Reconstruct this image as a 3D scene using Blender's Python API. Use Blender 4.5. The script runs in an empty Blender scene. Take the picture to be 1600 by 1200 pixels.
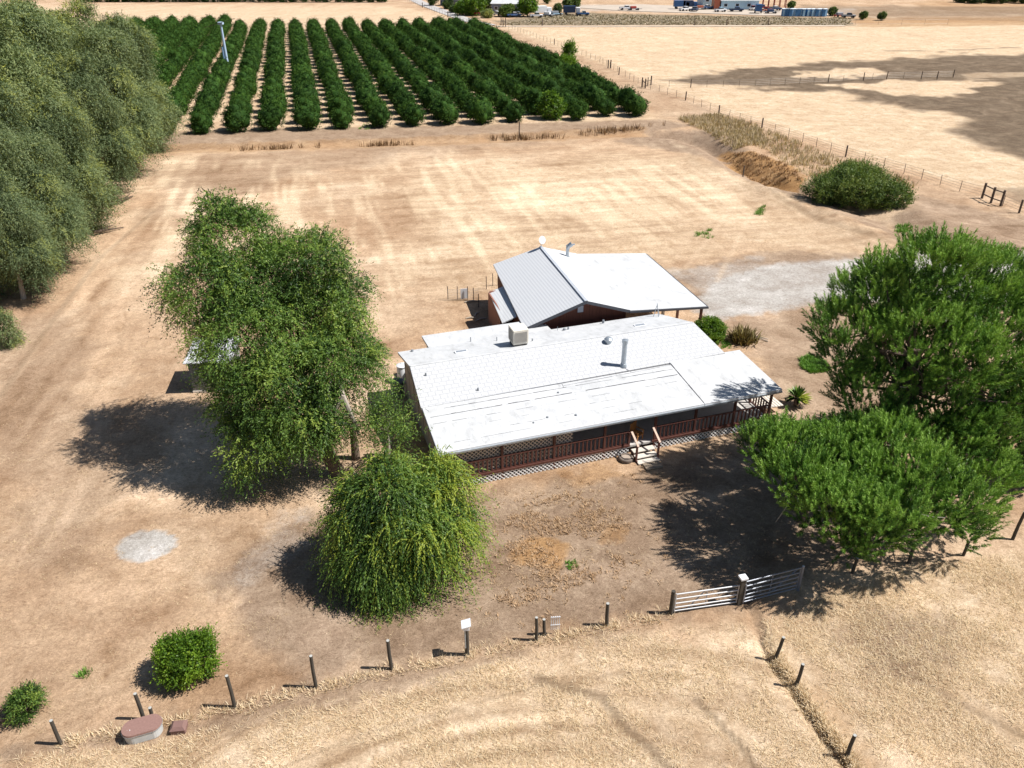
import bpy, math, random
import numpy as np
from mathutils import Vector, Matrix

scene = bpy.context.scene
# ---------------------------------------------------------------- camera
CAMH = 26.0; FPX = 1231.0; PITCH = math.radians(29.8)
cd = bpy.data.cameras.new('camera'); cam = bpy.data.objects.new('camera', cd)
scene.collection.objects.link(cam); scene.camera = cam
cam.location = (0, 0, CAMH); cam.rotation_euler = (math.radians(90) - PITCH, 0, 0)
cd.sensor_width = 36; cd.lens = 36 * FPX / 1600; cd.clip_start = .1; cd.clip_end = 6000
# ---------------------------------------------------------------- light
SUN_EL = math.radians(54); SUN_AZ = math.radians(93.5)      # azimuth clockwise from +Y
w = bpy.data.worlds.new('World'); scene.world = w; w.use_nodes = True
nt = w.node_tree; bg = nt.nodes['Background']
sky = nt.nodes.new('ShaderNodeTexSky'); sky.sky_type = 'NISHITA'; sky.sun_disc = False
sky.sun_elevation = SUN_EL; sky.sun_rotation = SUN_AZ; sky.air_density = 1.0; sky.dust_density = .6; sky.ozone_density = 1.5
nt.links.new(sky.outputs[0], bg.inputs[0]); bg.inputs[1].default_value = .05
sl = bpy.data.lights.new('sun', 'SUN'); sl.energy = 5.0; sl.angle = math.radians(.5); sl.color = (1, .955, .89)
so = bpy.data.objects.new('sun', sl); scene.collection.objects.link(so)
sv = Vector((math.sin(SUN_AZ) * math.cos(SUN_EL), math.cos(SUN_AZ) * math.cos(SUN_EL), math.sin(SUN_EL)))
so.rotation_euler = sv.to_track_quat('Z', 'Y').to_euler(); so.location = (60, 0, 80)
scene.view_settings.view_transform = 'Standard'; scene.view_settings.look = 'None'
scene.view_settings.exposure = .5; scene.view_settings.gamma = 1
scene.render.engine = 'CYCLES'

# ---------------------------------------------------------------- helpers
S_, C_ = math.sin(PITCH), math.cos(PITCH)
def G(x, y, h=0.0):
    """ground (or height h) point that the photograph shows at x, y"""
    v = 600 - y; f = FPX * C_ + v * S_; d = FPX * S_ - v * C_; t = (CAMH - h) / d
    return ((x - 800) * t, f * t, h)
def P(x, y, Y):
    v = 600 - y; f = FPX * C_ + v * S_; d = FPX * S_ - v * C_; t = Y / f
    return ((x - 800) * t, Y, CAMH - d * t)
def topz(x, y, base):
    return P(x, y, base[1])[2]
rng = np.random.default_rng(7); random.seed(7)
col = scene.collection
# value noise, used for relief and for the shape of soil patches
_tab = np.random.default_rng(3).random((256, 256))
def vnoise(x, y, s, o=0):
    x = np.asarray(x, float) * s + 37.3 * o + 1000; y = np.asarray(y, float) * s + 91.7 * o + 1000
    xi = np.floor(x).astype(int); yi = np.floor(y).astype(int); fx = x - xi; fy = y - yi
    fx = fx * fx * (3 - 2 * fx); fy = fy * fy * (3 - 2 * fy)
    a = _tab[xi % 256, yi % 256]; b = _tab[(xi + 1) % 256, yi % 256]; c = _tab[xi % 256, (yi + 1) % 256]; d = _tab[(xi + 1) % 256, (yi + 1) % 256]
    return (a * (1 - fx) + b * fx) * (1 - fy) + (c * (1 - fx) + d * fx) * fy
def fbm(x, y, s, n=4, o=0):
    t = 0; a = .5; k = 0
    for i in range(n):
        t = t + a * vnoise(x, y, s * 2 ** i, o + i); k += a; a *= .55
    return t / k
def gpoly(pts): return np.array([G(*p)[:2] for p in pts])
def inside(X, Y, poly):
    r = np.zeros(X.shape, bool); n = len(poly)
    for i in range(n):
        x0, y0 = poly[i]; x1, y1 = poly[(i + 1) % n]
        if y0 == y1: continue
        c = ((y0 > Y) != (y1 > Y)) & (X < (x1 - x0) * (Y - y0) / (y1 - y0) + x0); r ^= c
    return r
def dist_line(X, Y, pts, closed=False):
    d = np.full(X.shape, 1e9); n = len(pts)
    for i in range(n if closed else n - 1):
        x0, y0 = pts[i]; x1, y1 = pts[(i + 1) % n]; dx, dy = x1 - x0, y1 - y0; L = dx * dx + dy * dy + 1e-9
        t = np.clip(((X - x0) * dx + (Y - y0) * dy) / L, 0, 1)
        d = np.minimum(d, np.hypot(X - x0 - t * dx, Y - y0 - t * dy))
    return d
def sstep(v, a, b):
    t = np.clip((v - a) / (b - a), 0, 1); return t * t * (3 - 2 * t)
def pmask(X, Y, pts, soft, nz=0.0):
    """soft mask of a ground polygon with a ragged edge"""
    poly = gpoly(pts); m = np.zeros(X.shape)
    lo = poly.min(0) - soft * 3; hi = poly.max(0) + soft * 3
    s = (X > lo[0]) & (X < hi[0]) & (Y > lo[1]) & (Y < hi[1])
    if not s.any(): return m
    x, y = X[s], Y[s]
    d = dist_line(x, y, poly, True) * np.where(inside(x, y, poly), 1, -1)
    d = d + nz * (fbm(x, y, 1.2 / max(nz, .3), 4, 5) - .5) * 2
    m[s] = sstep(d, -soft, soft); return m
def lmask(X, Y, pts, width, fade=.5):
    poly = gpoly(pts); lo = poly.min(0) - width * 4; hi = poly.max(0) + width * 4; m = np.zeros(X.shape)
    s = (X > lo[0]) & (X < hi[0]) & (Y > lo[1]) & (Y < hi[1])
    if not s.any(): return m
    d = dist_line(X[s], Y[s], poly); m[s] = 1 - sstep(d, width * (1 - fade), width); return m
DITCH = [(232, 233), (400, 229), (640, 222), (860, 213), (1010, 208), (1075, 214), (1120, 232), (1165, 262), (1215, 290), (1262, 298)]
DITCH2 = [(1262, 298), (1340, 325), (1420, 362), (1500, 392), (1590, 420)]
BANK = [(1205, 1022), (1222, 1050), (1242, 1074), (1262, 1105), (1283, 1137), (1312, 1178), (1345, 1215), (1400, 1290)]
def relief(X, Y):
    X = np.asarray(X, float); Y = np.asarray(Y, float); sh = X.shape; X = np.atleast_1d(X); Y = np.atleast_1d(Y)
    z = .10 * (fbm(X, Y, .12, 3, 1) - .5) + .05 * (fbm(X, Y, 1.1, 3, 9) - .5) * (Y < 140)
    near = (X > -3) & (X < 60) & (Y > 80) & (Y < 150)
    D = gpoly(DITCH); s = (Y > 75) & (Y < 150) & (X > -70) & (X < 70)
    if s.any():
        x, y = X[s], Y[s]; d = dist_line(x, y, D); nn = fbm(x, y, .3, 3, 20)
        dep = .35 + .85 * sstep(x, 15, 28)
        z[s] += -dep * np.exp(-(d / 1.6) ** 2) * (.6 + .8 * nn) + .22 * dep * np.exp(-((d - 4) / 1.7) ** 2) * (.2 + 1.6 * nn)
    D2 = gpoly(DITCH2); s = (Y > 60) & (Y < 110) & (X > 20) & (X < 70)
    if s.any():
        d = dist_line(X[s], Y[s], D2); nn = fbm(X[s], Y[s], .35, 3, 21)
        z[s] += -.5 * np.exp(-(d / 1.8) ** 2) + .9 * nn * np.exp(-((d - 4.5) / 2.2) ** 2)
    B = gpoly(BANK); s = (Y < 26) & (X > 6) & (X < 20)
    if s.any():
        x, y = X[s], Y[s]; d = dist_line(x, y, B); nn = fbm(x, y, 1.6, 3, 23)
        # the ground drops on the left side of this old fence line
        cx = np.interp(y, B[::-1, 1], B[::-1, 0])
        z[s] += -.22 * np.exp(-((x - cx + .18) / .17) ** 2) * (.3 + 1.4 * nn) + .12 * np.exp(-((x - cx - .3) / .35) ** 2) * nn
    return z.reshape(sh)
def gz(x, y): return float(relief(np.array([x]), np.array([y]))[0])

# ---- materials
def new_mat(name):
    m = bpy.data.materials.new(name); m.use_nodes = True; t = m.node_tree
    return m, t, t.nodes['Principled BSDF']
def N(t, typ, **k):
    n = t.nodes.new(typ)
    for a, b in k.items():
        if a[0] == '_': setattr(n, a[1:], b)
    return n
def noise(t, scale, detail=4, rough=.6, dist=0, vec=None):
    n = t.nodes.new('ShaderNodeTexNoise'); n.inputs['Scale'].default_value = scale; n.inputs['Detail'].default_value = detail
    n.inputs['Roughness'].default_value = rough; n.inputs['Distortion'].default_value = dist
    if vec is not None: t.links.new(vec, n.inputs['Vector'])
    return n
def ramp(t, fac, stops):
    r = t.nodes.new('ShaderNodeValToRGB'); e = r.color_ramp.elements
    while len(e) < len(stops): e.new(.5)
    for i, (p, c) in enumerate(stops):
        e[i].position = p; e[i].color = (c[0], c[1], c[2], 1)
    t.links.new(fac, r.inputs[0]); return r
def math_(t, op, a, b=None, clamp=False):
    m = t.nodes.new('ShaderNodeMath'); m.operation = op; m.use_clamp = clamp
    for i, v in enumerate((a, b)):
        if v is None: continue
        if isinstance(v, (int, float)): m.inputs[i].default_value = v
        else: t.links.new(v, m.inputs[i])
    return m.outputs[0]
def mixc(t, f, a, b, mode='MIX'):
    m = t.nodes.new('ShaderNodeMix'); m.data_type = 'RGBA'; m.blend_type = mode
    if isinstance(f, (int, float)): m.inputs[0].default_value = f
    else: t.links.new(f, m.inputs[0])
    for i, v in ((6, a), (7, b)):
        if isinstance(v, tuple): m.inputs[i].default_value = (v[0], v[1], v[2], 1)
        else: t.links.new(v, m.inputs[i])
    return m.outputs[2]
def obj_co(t):
    return t.nodes.new('ShaderNodeTexCoord').outputs['Object']
def bump(t, h, strength, distance, bsdf):
    b = t.nodes.new('ShaderNodeBump'); b.inputs['Strength'].default_value = strength; b.inputs['Distance'].default_value = distance
    t.links.new(h, b.inputs['Height']); t.links.new(b.outputs[0], bsdf.inputs['Normal']); return b
MATS = {}
def plain(name, c, rough=.7, var=.18, scale=6, metal=0, stretch=None, bmp=0):
    if name in MATS: return MATS[name]
    m, t, b = new_mat(name); co = obj_co(t)
    if stretch:
        mp = t.nodes.new('ShaderNodeMapping'); mp.inputs['Scale'].default_value = stretch; t.links.new(co, mp.inputs[0]); co = mp.outputs[0]
    n = noise(t, scale, 5, .65, .3, co)
    r = ramp(t, n.outputs[0], [(.3, tuple(x * (1 - var) for x in c)), (.7, tuple(min(1, x * (1 + var)) for x in c))])
    t.links.new(r.outputs[0], b.inputs['Base Color']); b.inputs['Roughness'].default_value = rough; b.inputs['Metallic'].default_value = metal
    if bmp: bump(t, n.outputs[0], bmp, .02, b)
    MATS[name] = m; return m
def foliage_mat(name, cols, rough=.55, trans=.25, vary=False, spec=.3):
    m, t, b = new_mat(name)
    a = t.nodes.new('ShaderNodeAttribute'); a.attribute_name = 'tint'
    r = ramp(t, a.outputs['Fac'], [(i / (len(cols) - 1), c) for i, c in enumerate(cols)])
    oi = t.nodes.new('ShaderNodeObjectInfo'); rr = ramp(t, oi.outputs['Random'], [(0, (.80, .82, .85)), (.5, (1, 1, 1)), (1, (1.22, 1.16, 1.0))]); colr = mixc(t, 1.0 if vary else 0.0, r.outputs[0], rr.outputs[0], 'MULTIPLY')
    t.links.new(colr, b.inputs['Base Color']); b.inputs['Roughness'].default_value = rough
    try: b.inputs['Specular IOR Level'].default_value = spec
    except Exception: pass
    tr = t.nodes.new('ShaderNodeBsdfTranslucent'); mx = t.nodes.new('ShaderNodeMixShader'); mx.inputs[0].default_value = trans
    g = mixc(t, 1.0, colr, (1.25, 1.25, .55), 'MULTIPLY'); t.links.new(g, tr.inputs[0])
    t.links.new(b.outputs[0], mx.inputs[1]); t.links.new(tr.outputs[0], mx.inputs[2])
    t.links.new(mx.outputs[0], t.nodes['Material Output'].inputs['Surface']); MATS[name] = m; return m

# ---- objects
def tag(o, label=None, cat=None, group=None, kind=None):
    for k, v in (('label', label), ('category', cat), ('group', group), ('kind', kind)):
        if v: o[k] = v
    return o
def empty(name, loc, rz=0, label=None, cat=None, group=None):
    o = bpy.data.objects.new(name, None); col.objects.link(o); o.location = loc; o.rotation_euler = (0, 0, rz)
    o.empty_display_size = .3
    return tag(o, label, cat, group)
def link_mesh(name, me, mats, parent=None):
    o = bpy.data.objects.new(name, me); col.objects.link(o)
    for m in (mats if isinstance(mats, (list, tuple)) else [mats]):
        if m.name not in [x.name for x in me.materials if x]: me.materials.append(m)
    if parent: o.parent = parent
    return o
def np_mesh(name, V, F, tint=None, smooth=False):
    """V (n,3), F (m,k) with one k"""
    me = bpy.data.meshes.new(name); V = np.asarray(V, np.float32); F = np.asarray(F, np.int32); k = F.shape[1]
    me.vertices.add(len(V)); me.vertices.foreach_set('co', V.ravel())
    me.loops.add(F.size); me.loops.foreach_set('vertex_index', F.ravel())
    me.polygons.add(len(F)); me.polygons.foreach_set('loop_start', np.arange(0, F.size, k, dtype=np.int32))
    if smooth: me.polygons.foreach_set('use_smooth', np.ones(len(F), bool))
    me.update(calc_edges=True)
    if tint is not None:
        a = me.attributes.new('tint', 'FLOAT', 'POINT'); a.data.foreach_set('value', np.asarray(tint, np.float32))
    return me
class MB:
    def __init__(s): s.v = []; s.f = []
    def add(s, v, f):
        o = len(s.v); s.v += [tuple(x) for x in v]; s.f += [tuple(i + o for i in q) for q in f]
    def box(s, x0, x1, y0, y1, z0, z1, rz=0, c=None):
        v = [(x, y, z) for z in (z0, z1) for y in (y0, y1) for x in (x0, x1)]
        if rz:
            cx, cy = c if c else ((x0 + x1) / 2, (y0 + y1) / 2); ca, sa = math.cos(rz), math.sin(rz)
            v = [(cx + (x - cx) * ca - (y - cy) * sa, cy + (x - cx) * sa + (y - cy) * ca, z) for x, y, z in v]
        s.add(v, [(0, 2, 3, 1), (4, 5, 7, 6), (0, 1, 5, 4), (2, 6, 7, 3), (0, 4, 6, 2), (1, 3, 7, 5)]); return s
    def bar(s, a, b, w, h=None):
        """square bar from a to b"""
        a = Vector(a); b = Vector(b); d = (b - a).normalized(); h = h or w
        up = Vector((0, 0, 1)) if abs(d.z) < .95 else Vector((0, 1, 0))
        r = d.cross(up).normalized() * w / 2; u = r.cross(d).normalized() * h / 2
        v = [p + i * r + j * u for p in (a, b) for i, j in ((-1, -1), (1, -1), (1, 1), (-1, 1))]
        s.add(v, [(0, 1, 2, 3), (4, 7, 6, 5), (0, 4, 5, 1), (1, 5, 6, 2), (2, 6, 7, 3), (3, 7, 4, 0)]); return s
    def tube(s, pts, rad, n=8, cap=True):
        pts = [Vector(p) for p in pts]; rad = rad if isinstance(rad, (list, tuple)) else [rad] * len(pts); o = len(s.v)
        prev = None
        for i, p in enumerate(pts):
            d = (pts[min(i + 1, len(pts) - 1)] - pts[max(i - 1, 0)]).normalized()
            if prev is None:
                up = Vector((0, 0, 1)) if abs(d.z) < .9 else Vector((1, 0, 0)); r = d.cross(up).normalized()
            else: r = (prev - d * prev.dot(d)).normalized()
            prev = r; u = r.cross(d)
            for j in range(n):
                a = 2 * math.pi * j / n; s.v.append(tuple(p + rad[i] * (math.cos(a) * r + math.sin(a) * u)))
        for i in range(len(pts) - 1):
            for j in range(n):
                k = (j + 1) % n; s.f.append((o + i * n + j, o + (i + 1) * n + j, o + (i + 1) * n + k, o + i * n + k))
        if cap:
            s.f.append(tuple(o + j for j in range(n))); s.f.append(tuple(o + (len(pts) - 1) * n + j for j in reversed(range(n))))
        return s
    def lathe(s, prof, c=(0, 0, 0), n=20, sx=1, sy=1):
        o = len(s.v)
        for r, z in prof:
            for j in range(n):
                a = 2 * math.pi * j / n; s.v.append((c[0] + sx * r * math.cos(a), c[1] + sy * r * math.sin(a), c[2] + z))
        for i in range(len(prof) - 1):
            for j in range(n):
                k = (j + 1) % n; s.f.append((o + i * n + j, o + i * n + k, o + (i + 1) * n + k, o + (i + 1) * n + j))
        s.f.append(tuple(o + j for j in reversed(range(n)))); s.f.append(tuple(o + (len(prof) - 1) * n + j for j in range(n)))
        return s
    def slab(s, quad, th):
        """quad: four points of the top face counterclockwise, thickness downwards"""
        q = [Vector(p) for p in quad]; v = q + [p - Vector((0, 0, th)) for p in q]; n = len(q)
        s.add(v, [tuple(range(n)), tuple(reversed(range(n, 2 * n)))] + [(i, n + i, n + (i + 1) % n, (i + 1) % n) for i in range(n)]); return s
    def prism(s, prof, y0, y1):
        """profile in x,z extruded along y"""
        n = len(prof); v = [(x, y0, z) for x, z in prof] + [(x, y1, z) for x, z in prof]
        s.add(v, [tuple(range(n)), tuple(reversed(range(n, 2 * n)))] + [(i, n + i, n + (i + 1) % n, (i + 1) % n) for i in range(n)]); return s
    def build(s, name, mat, parent=None, smooth=False, bevel=0):
        me = bpy.data.meshes.new(name); me.from_pydata(s.v, [], s.f); me.validate(); me.update()
        import bmesh
        b = bmesh.new(); b.from_mesh(me); bmesh.ops.recalc_face_normals(b, faces=b.faces); b.to_mesh(me); b.free()
        if smooth:
            me.polygons.foreach_set('use_smooth', np.ones(len(me.polygons), bool))
            try: me.set_sharp_from_angle(angle=math.radians(40))
            except Exception: pass
        o = link_mesh(name, me, mat, parent)
        if bevel:
            md = o.modifiers.new('bevel', 'BEVEL'); md.width = bevel; md.segments = 2; md.limit_method = 'ANGLE'
        return o

# ================================================================ GROUND
def axis(lo, hi, step, grow, end, down=None):
    a = list(np.arange(lo, hi, step)); s = step
    while a[-1] < end: s *= grow; a.append(a[-1] + s)
    if down is not None:
        s = step; b = [a[0]]
        while b[-1] > down: s *= grow; b.append(b[-1] - s)
        a = b[::-1][:-1] + a
    return np.array(a)
gx = axis(-36, 40, .22, 1.03, 2500, -2500); gy = axis(14, 62, .2, 1.012, 300, None)
gy = np.concatenate([axis(14, 14.1, .2, 1.4, 14.1, -600)[:-1], gy, gy[-1] + np.cumsum(3.6 * 1.12 ** np.arange(1, 40))]); gy = np.unique(np.round(gy, 4))
GX, GY = np.meshgrid(gx, gy)
GZ = relief(GX, GY)
nx, ny = len(gx), len(gy)
V = np.stack([GX, GY, GZ], -1).reshape(-1, 3)
ii = np.arange(ny - 1)[:, None] * nx + np.arange(nx - 1)[None]; ii = ii.ravel()
gme = np_mesh('ground', V, np.stack([ii, ii + 1, ii + nx + 1, ii + nx], 1), smooth=True)
X, Y = GX.ravel(), GY.ravel()
mx = np.maximum
# bare greyish-brown earth
DIRT_YARD = [(735, 772), (985, 742), (1130, 695), (1300, 720), (1420, 860), (1240, 900), (1230, 925), (1050, 965), (900, 985), (780, 1010), (620, 1045), (520, 1060), (440, 1040), (380, 990), (330, 900), (480, 800), (560, 820), (700, 900)]
dirt = pmask(X, Y, DIRT_YARD, 1.2, 1.2)
dirt = mx(dirt, .75 * pmask(X, Y, [(500, 1052), (700, 1030), (830, 1010), (800, 1040), (640, 1080), (500, 1110), (330, 1150), (100, 1180), (-40, 1190), (0, 1165), (330, 1110)], .6, .8))
dirt = mx(dirt, .8 * pmask(X, Y, [(1330, 930), (1480, 950), (1500, 1040), (1440, 1080), (1340, 1050), (1310, 980)], 1.3, 1.5))
dirt = mx(dirt, .7 * pmask(X, Y, [(1120, 500), (1300, 470), (1420, 500), (1400, 700), (1230, 680), (1180, 560)], 1.0, 1.2))
dirt = mx(dirt, .85 * pmask(X, Y, [(230, 206), (700, 196), (1030, 186), (1090, 196), (1040, 204), (860, 211), (640, 218), (400, 226), (226, 236)], .8, .8))
dirt = mx(dirt, .85 * pmask(X, Y, [(1000, 205), (1120, 205), (1240, 280), (1400, 350), (1480, 380), (1600, 410), (1640, 440), (1480, 420), (1340, 350), (1190, 300), (1090, 245), (960, 222)], 1.0, 1.6))
dirt = mx(dirt, .8 * pmask(X, Y, [(1420, 300), (1620, 345), (1660, 430), (1500, 400), (1400, 345)], 1.5, 2))
dirt = mx(dirt, .45 * pmask(X, Y, [(-60, 520), (100, 480), (180, 620), (200, 700), (120, 900), (0, 900)], 2, 3))
dirt = mx(dirt, .5 * pmask(X, Y, [(235, 245), (640, 224), (900, 218), (900, 230), (640, 245), (480, 280), (360, 320), (280, 350), (190, 330)], 4, 5))
dirt = mx(dirt, .9 * pmask(X, Y, [(1040, 425), (1200, 392), (1430, 400), (1640, 402), (1640, 450), (1250, 480), (1130, 500), (1090, 470)], 1.0, 1))
dirt = mx(dirt, .35 * pmask(X, Y, [(930, 95), (1100, 165), (1210, 210), (1460, 290), (1600, 345), (1560, 350), (1200, 235), (1100, 200), (1030, 180), (760, 50), (800, 45)], 1, 2))
# pale gravel
gravel = pmask(X, Y, [(1088, 486), (1105, 436), (1200, 413), (1400, 400), (1640, 398), (1700, 470), (1280, 472), (1180, 492), (1110, 500)], 1.1, .7)
gravel = mx(gravel, .5 * pmask(X, Y, [(1040, 425), (1200, 398), (1230, 440), (1100, 470)], 1.4, 2))
gravel = mx(gravel, .95 * pmask(X, Y, [(179, 858), (196, 838), (224, 828), (256, 828), (281, 842), (268, 862), (244, 874), (212, 881), (188, 873)], .16, .22))
gravel = mx(gravel, .35 * pmask(X, Y, [(440, 800), (500, 790), (480, 880), (420, 900), (360, 960), (350, 900)], 1, 1.4))
gravel = mx(gravel, .5 * pmask(X, Y, [(880, 6), (1330, 14), (1330, 24), (1120, 22), (960, 18), (890, 17)], 4, 4))
# burnt / dark low ground in the right field
burn = pmask(X, Y, [(1040, 125), (1130, 108), (1330, 95), (1500, 86), (1640, 84), (1700, 170), (1700, 262), (1600, 250), (1520, 228), (1475, 212), (1515, 200), (1490, 184), (1400, 165), (1290, 142), (1160, 138)], 3.5, 6)
burn = burn * (1 - .8 * pmask(X, Y, [(1245, 112), (1360, 106), (1385, 115), (1330, 122), (1240, 120)], 1, 4))
burn = burn * (1 - .85 * pmask(X, Y, [(1290, 132), (1420, 124), (1560, 130), (1500, 150), (1400, 152)], 1, 5))
burn = burn * (1 - .5 * pmask(X, Y, [(1500, 115), (1620, 112), (1620, 120), (1520, 125)], 1, 4))
burn = mx(burn, .7 * lmask(X, Y, [(1380, 80), (1500, 78), (1640, 72)], 1.0)); burn = mx(burn, .9 * lmask(X, Y, [(1450, 80), (1530, 84), (1640, 92)], 1.0))
burn = mx(burn, .55 * pmask(X, Y, [(1540, 290), (1700, 300), (1700, 350), (1600, 325)], 1, 2))
burn = mx(burn, .6 * pmask(X, Y, [(1250, 8), (1640, 10), (1640, 25), (1330, 27), (1240, 16)], 5, 8))
burn = mx(burn, .4 * pmask(X, Y, [(1330, 22), (1640, 22), (1640, 34), (1480, 32), (1330, 30)], 4, 5))
# orange-brown dry growth
orange = pmask(X, Y, [(1130, 232), (1180, 240), (1240, 262), (1262, 290), (1230, 298), (1180, 275), (1140, 250)], .8, 1.4)
orange = mx(orange, .45 * pmask(X, Y, [(236, 226), (640, 214), (1010, 198), (1020, 214), (860, 221), (640, 230), (240, 242)], .8, 1.2))
orange = mx(orange, .8 * pmask(X, Y, [(800, 850), (850, 825), (890, 860), (870, 890), (810, 890)], .5, 1))
orange = mx(orange, .5 * pmask(X, Y, [(870, 735), (980, 716), (960, 745), (900, 760)], .5, 1)); orange = mx(orange, .6 * pmask(X, Y, [(950, 815), (985, 820), (980, 850), (945, 845)], .4, .8))
orange = mx(orange, .6 * pmask(X, Y, [(1320, 28), (1640, 26), (1640, 40), (1340, 42)], 3, 4)); orange = mx(orange, .35 * pmask(X, Y, [(1340, 900), (1440, 900), (1430, 960), (1330, 950)], .8, 1.5))
orange = mx(orange, .4 * pmask(X, Y, [(1270, 1060), (1340, 1120), (1370, 1200), (1320, 1200), (1270, 1120)], .8, 1)); orange = mx(orange, .45 * pmask(X, Y, [(1440, 0), (1660, 0), (1660, 20), (1400, 16)], 5, 8))
# pale straw
pale = .75 * pmask(X, Y, [(-80, 1230), (230, 1170), (480, 1105), (700, 1058), (840, 1020), (1020, 990), (1180, 980), (1300, 900), (1420, 885), (1640, 860), (1900, 1400), (-400, 1500)], .9, 1.2)
pale = mx(pale, pmask(X, Y, [(780, 43), (1700, 34), (1700, 330), (1490, 284), (1330, 238), (1190, 192), (1070, 150), (935, 98)], 2, 2))
pale = mx(pale, .9 * pmask(X, Y, [(-700, 9), (600, 8), (760, 36), (690, 43), (560, 40), (-500, 44)], 3, 3))
pale = mx(pale, .5 * pmask(X, Y, [(640, 262), (1090, 240), (1260, 310), (1430, 390), (1200, 395), (1000, 420), (700, 480), (640, 380)], 4, 6))
pale = mx(pale, .6 * pmask(X, Y, [(240, 210), (380, 40), (760, 38), (1030, 186), (640, 203)], 2, 1))
# darker wheel-worn lines; along the bank, its shade painted as a dark line
TRACKS_AND_SHADE = [([(842, 1060), (882, 1075), (940, 1088), (975, 1135), (1015, 1168), (1050, 1205)], .42, .62), ([(1000, 1046), (1050, 1042), (1085, 1047), (1122, 1066)], .16, .5),
                   ([(1088, 1092), (1125, 1130), (1160, 1167), (1185, 1205)], .3, .62), ([(1135, 1030), (1160, 1060), (1210, 1120), (1240, 1180), (1260, 1240)], .12, .45), ([(440, 1200), (560, 1150), (700, 1110), (850, 1070), (1000, 1048)], .2, .4),
                   ([(868, 1130), (930, 1160), (990, 1200)], .2, .35), ([(1430, 1060), (1500, 1100), (1600, 1150)], .35, .45), (BANK[:7], .22, .85),
                   ([(0, 620), (40, 560), (90, 490), (160, 400), (240, 330)], .5, .4), ([(-30, 590), (60, 470), (120, 400), (200, 340)], .4, .35),
                   ([(1190, 300), (1290, 350), (1400, 385)], 1.0, .35), ([(700, 288), (980, 268), (1100, 262)], .5, .2), ([(300, 268), (640, 262)], .5, .25), ([(0, 1140), (160, 1090), (330, 1030), (460, 950)], .3, .3),
                   ([(700, 1115), (755, 1118)], .12, .6), ([(250, 300), (640, 300)], .3, .2), ([(1110, 285), (1150, 340), (1165, 390)], .5, .2)]
def darkf(X, Y):
    d = np.zeros(X.shape)
    for ln, wd, st in TRACKS_AND_SHADE: d = mx(d, st * lmask(X, Y, ln, wd, .8))
    return d
dark = darkf(X, Y)
light = np.zeros(len(X))
for ln, wd, st in [([(-20, 640), (30, 580), (80, 505), (150, 410), (220, 345)], .4, .8), ([(1070, 420), (1140, 330), (1100, 280)], .4, .6), ([(1120, 440), (1170, 340), (1130, 280)], .4, .5), ([(400, 1130), (600, 1075), (800, 1030), (960, 1008)], .1, .6),
                   ([(700, 1142), (900, 1085), (1050, 1062), (1120, 1075)], .08, .5)]:
    light = mx(light, st * lmask(X, Y, ln, wd, .8))
# mown strokes that follow the orchard rows across the middle field
un = X * .9695 + Y * .245; vn = -X * .245 + Y * .9695
fieldm = pmask(X, Y, [(240, 245), (1040, 222), (1200, 300), (1380, 380), (1040, 415), (840, 380), (640, 520), (560, 480), (300, 420), (200, 430)], 4, 4)
stroke = fieldm * sstep(fbm(un * 1.1, vn * .12, 1, 4, 41), .40, .70) * sstep(fbm(X, Y, .035, 3, 44), .38, .6)
# weedy strip
weed = pmask(X, Y, [(880, 19), (1000, 22), (1120, 24), (1330, 28), (1335, 40), (1100, 39.5), (800, 40), (770, 33)], 3, 3)
green = .35 * pmask(X, Y, [(840, 24), (920, 24), (910, 30), (850, 30)], 2, 3) + .6 * pmask(X, Y, [(1440, 400), (1640, 398), (1640, 408), (1480, 406)], .8, 1.5)
def cattr(nm, r, g, b, a=None):
    at = gme.attributes.new(nm, 'FLOAT_COLOR', 'POINT'); A = np.ones((len(X), 4), np.float32)
    A[:, 0] = r; A[:, 1] = g; A[:, 2] = b
    at.data.foreach_set('color', np.clip(A, 0, 1).ravel())
cattr('soil', dirt, gravel, burn); cattr('growth', orange, pale, dark); cattr('strokes', light, stroke, weed); # long sweeping strokes left by mowing and wheels: arcs below the posts, lines along the grove and across the middle field
ang = np.arctan2(Y - 8.0, X - 2.5); rad_ = np.hypot((X - 2.5) * .8, Y - 8.0); nearm = pmask(X, Y, [(-200, 1250), (230, 1168), (480, 1105), (700, 1058), (1050, 990), (1190, 985), (1300, 1170), (1500, 1500), (-600, 1500)], 1.2, 1)
a0, a1 = G(0, 640), G(240, 320); la = math.atan2(a1[1] - a0[1], a1[0] - a0[0]); lu = X * math.cos(la) + Y * math.sin(la); lv = -X * math.sin(la) + Y * math.cos(la)
leftm = pmask(X, Y, [(-300, 900), (0, 480), (130, 390), (250, 300), (330, 330), (240, 480), (200, 640), (100, 900)], 3, 4)
streak = nearm * (fbm(rad_ * 2.2, ang * 1.6, 1, 4, 50) - .5) * 1.1 + leftm * (fbm(lv * .9, lu * .10, 1, 4, 52) - .5) * .85 + fieldm * (fbm(vn * 1.3, un * .10, 1, 4, 54) - .5) * .55 + fieldm * (fbm(X, Y, .12, 4, 58) - .5) * .6
rest = np.clip(1 - nearm - leftm - fieldm, 0, 1); streak = streak + rest * (fbm(X * .6 + Y * .3, Y * .9 - X * .2, .5, 4, 56) - .5) * np.where(Y > 90, .4, .8)
cattr('extra', green, fieldm, .5 + streak)

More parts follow.
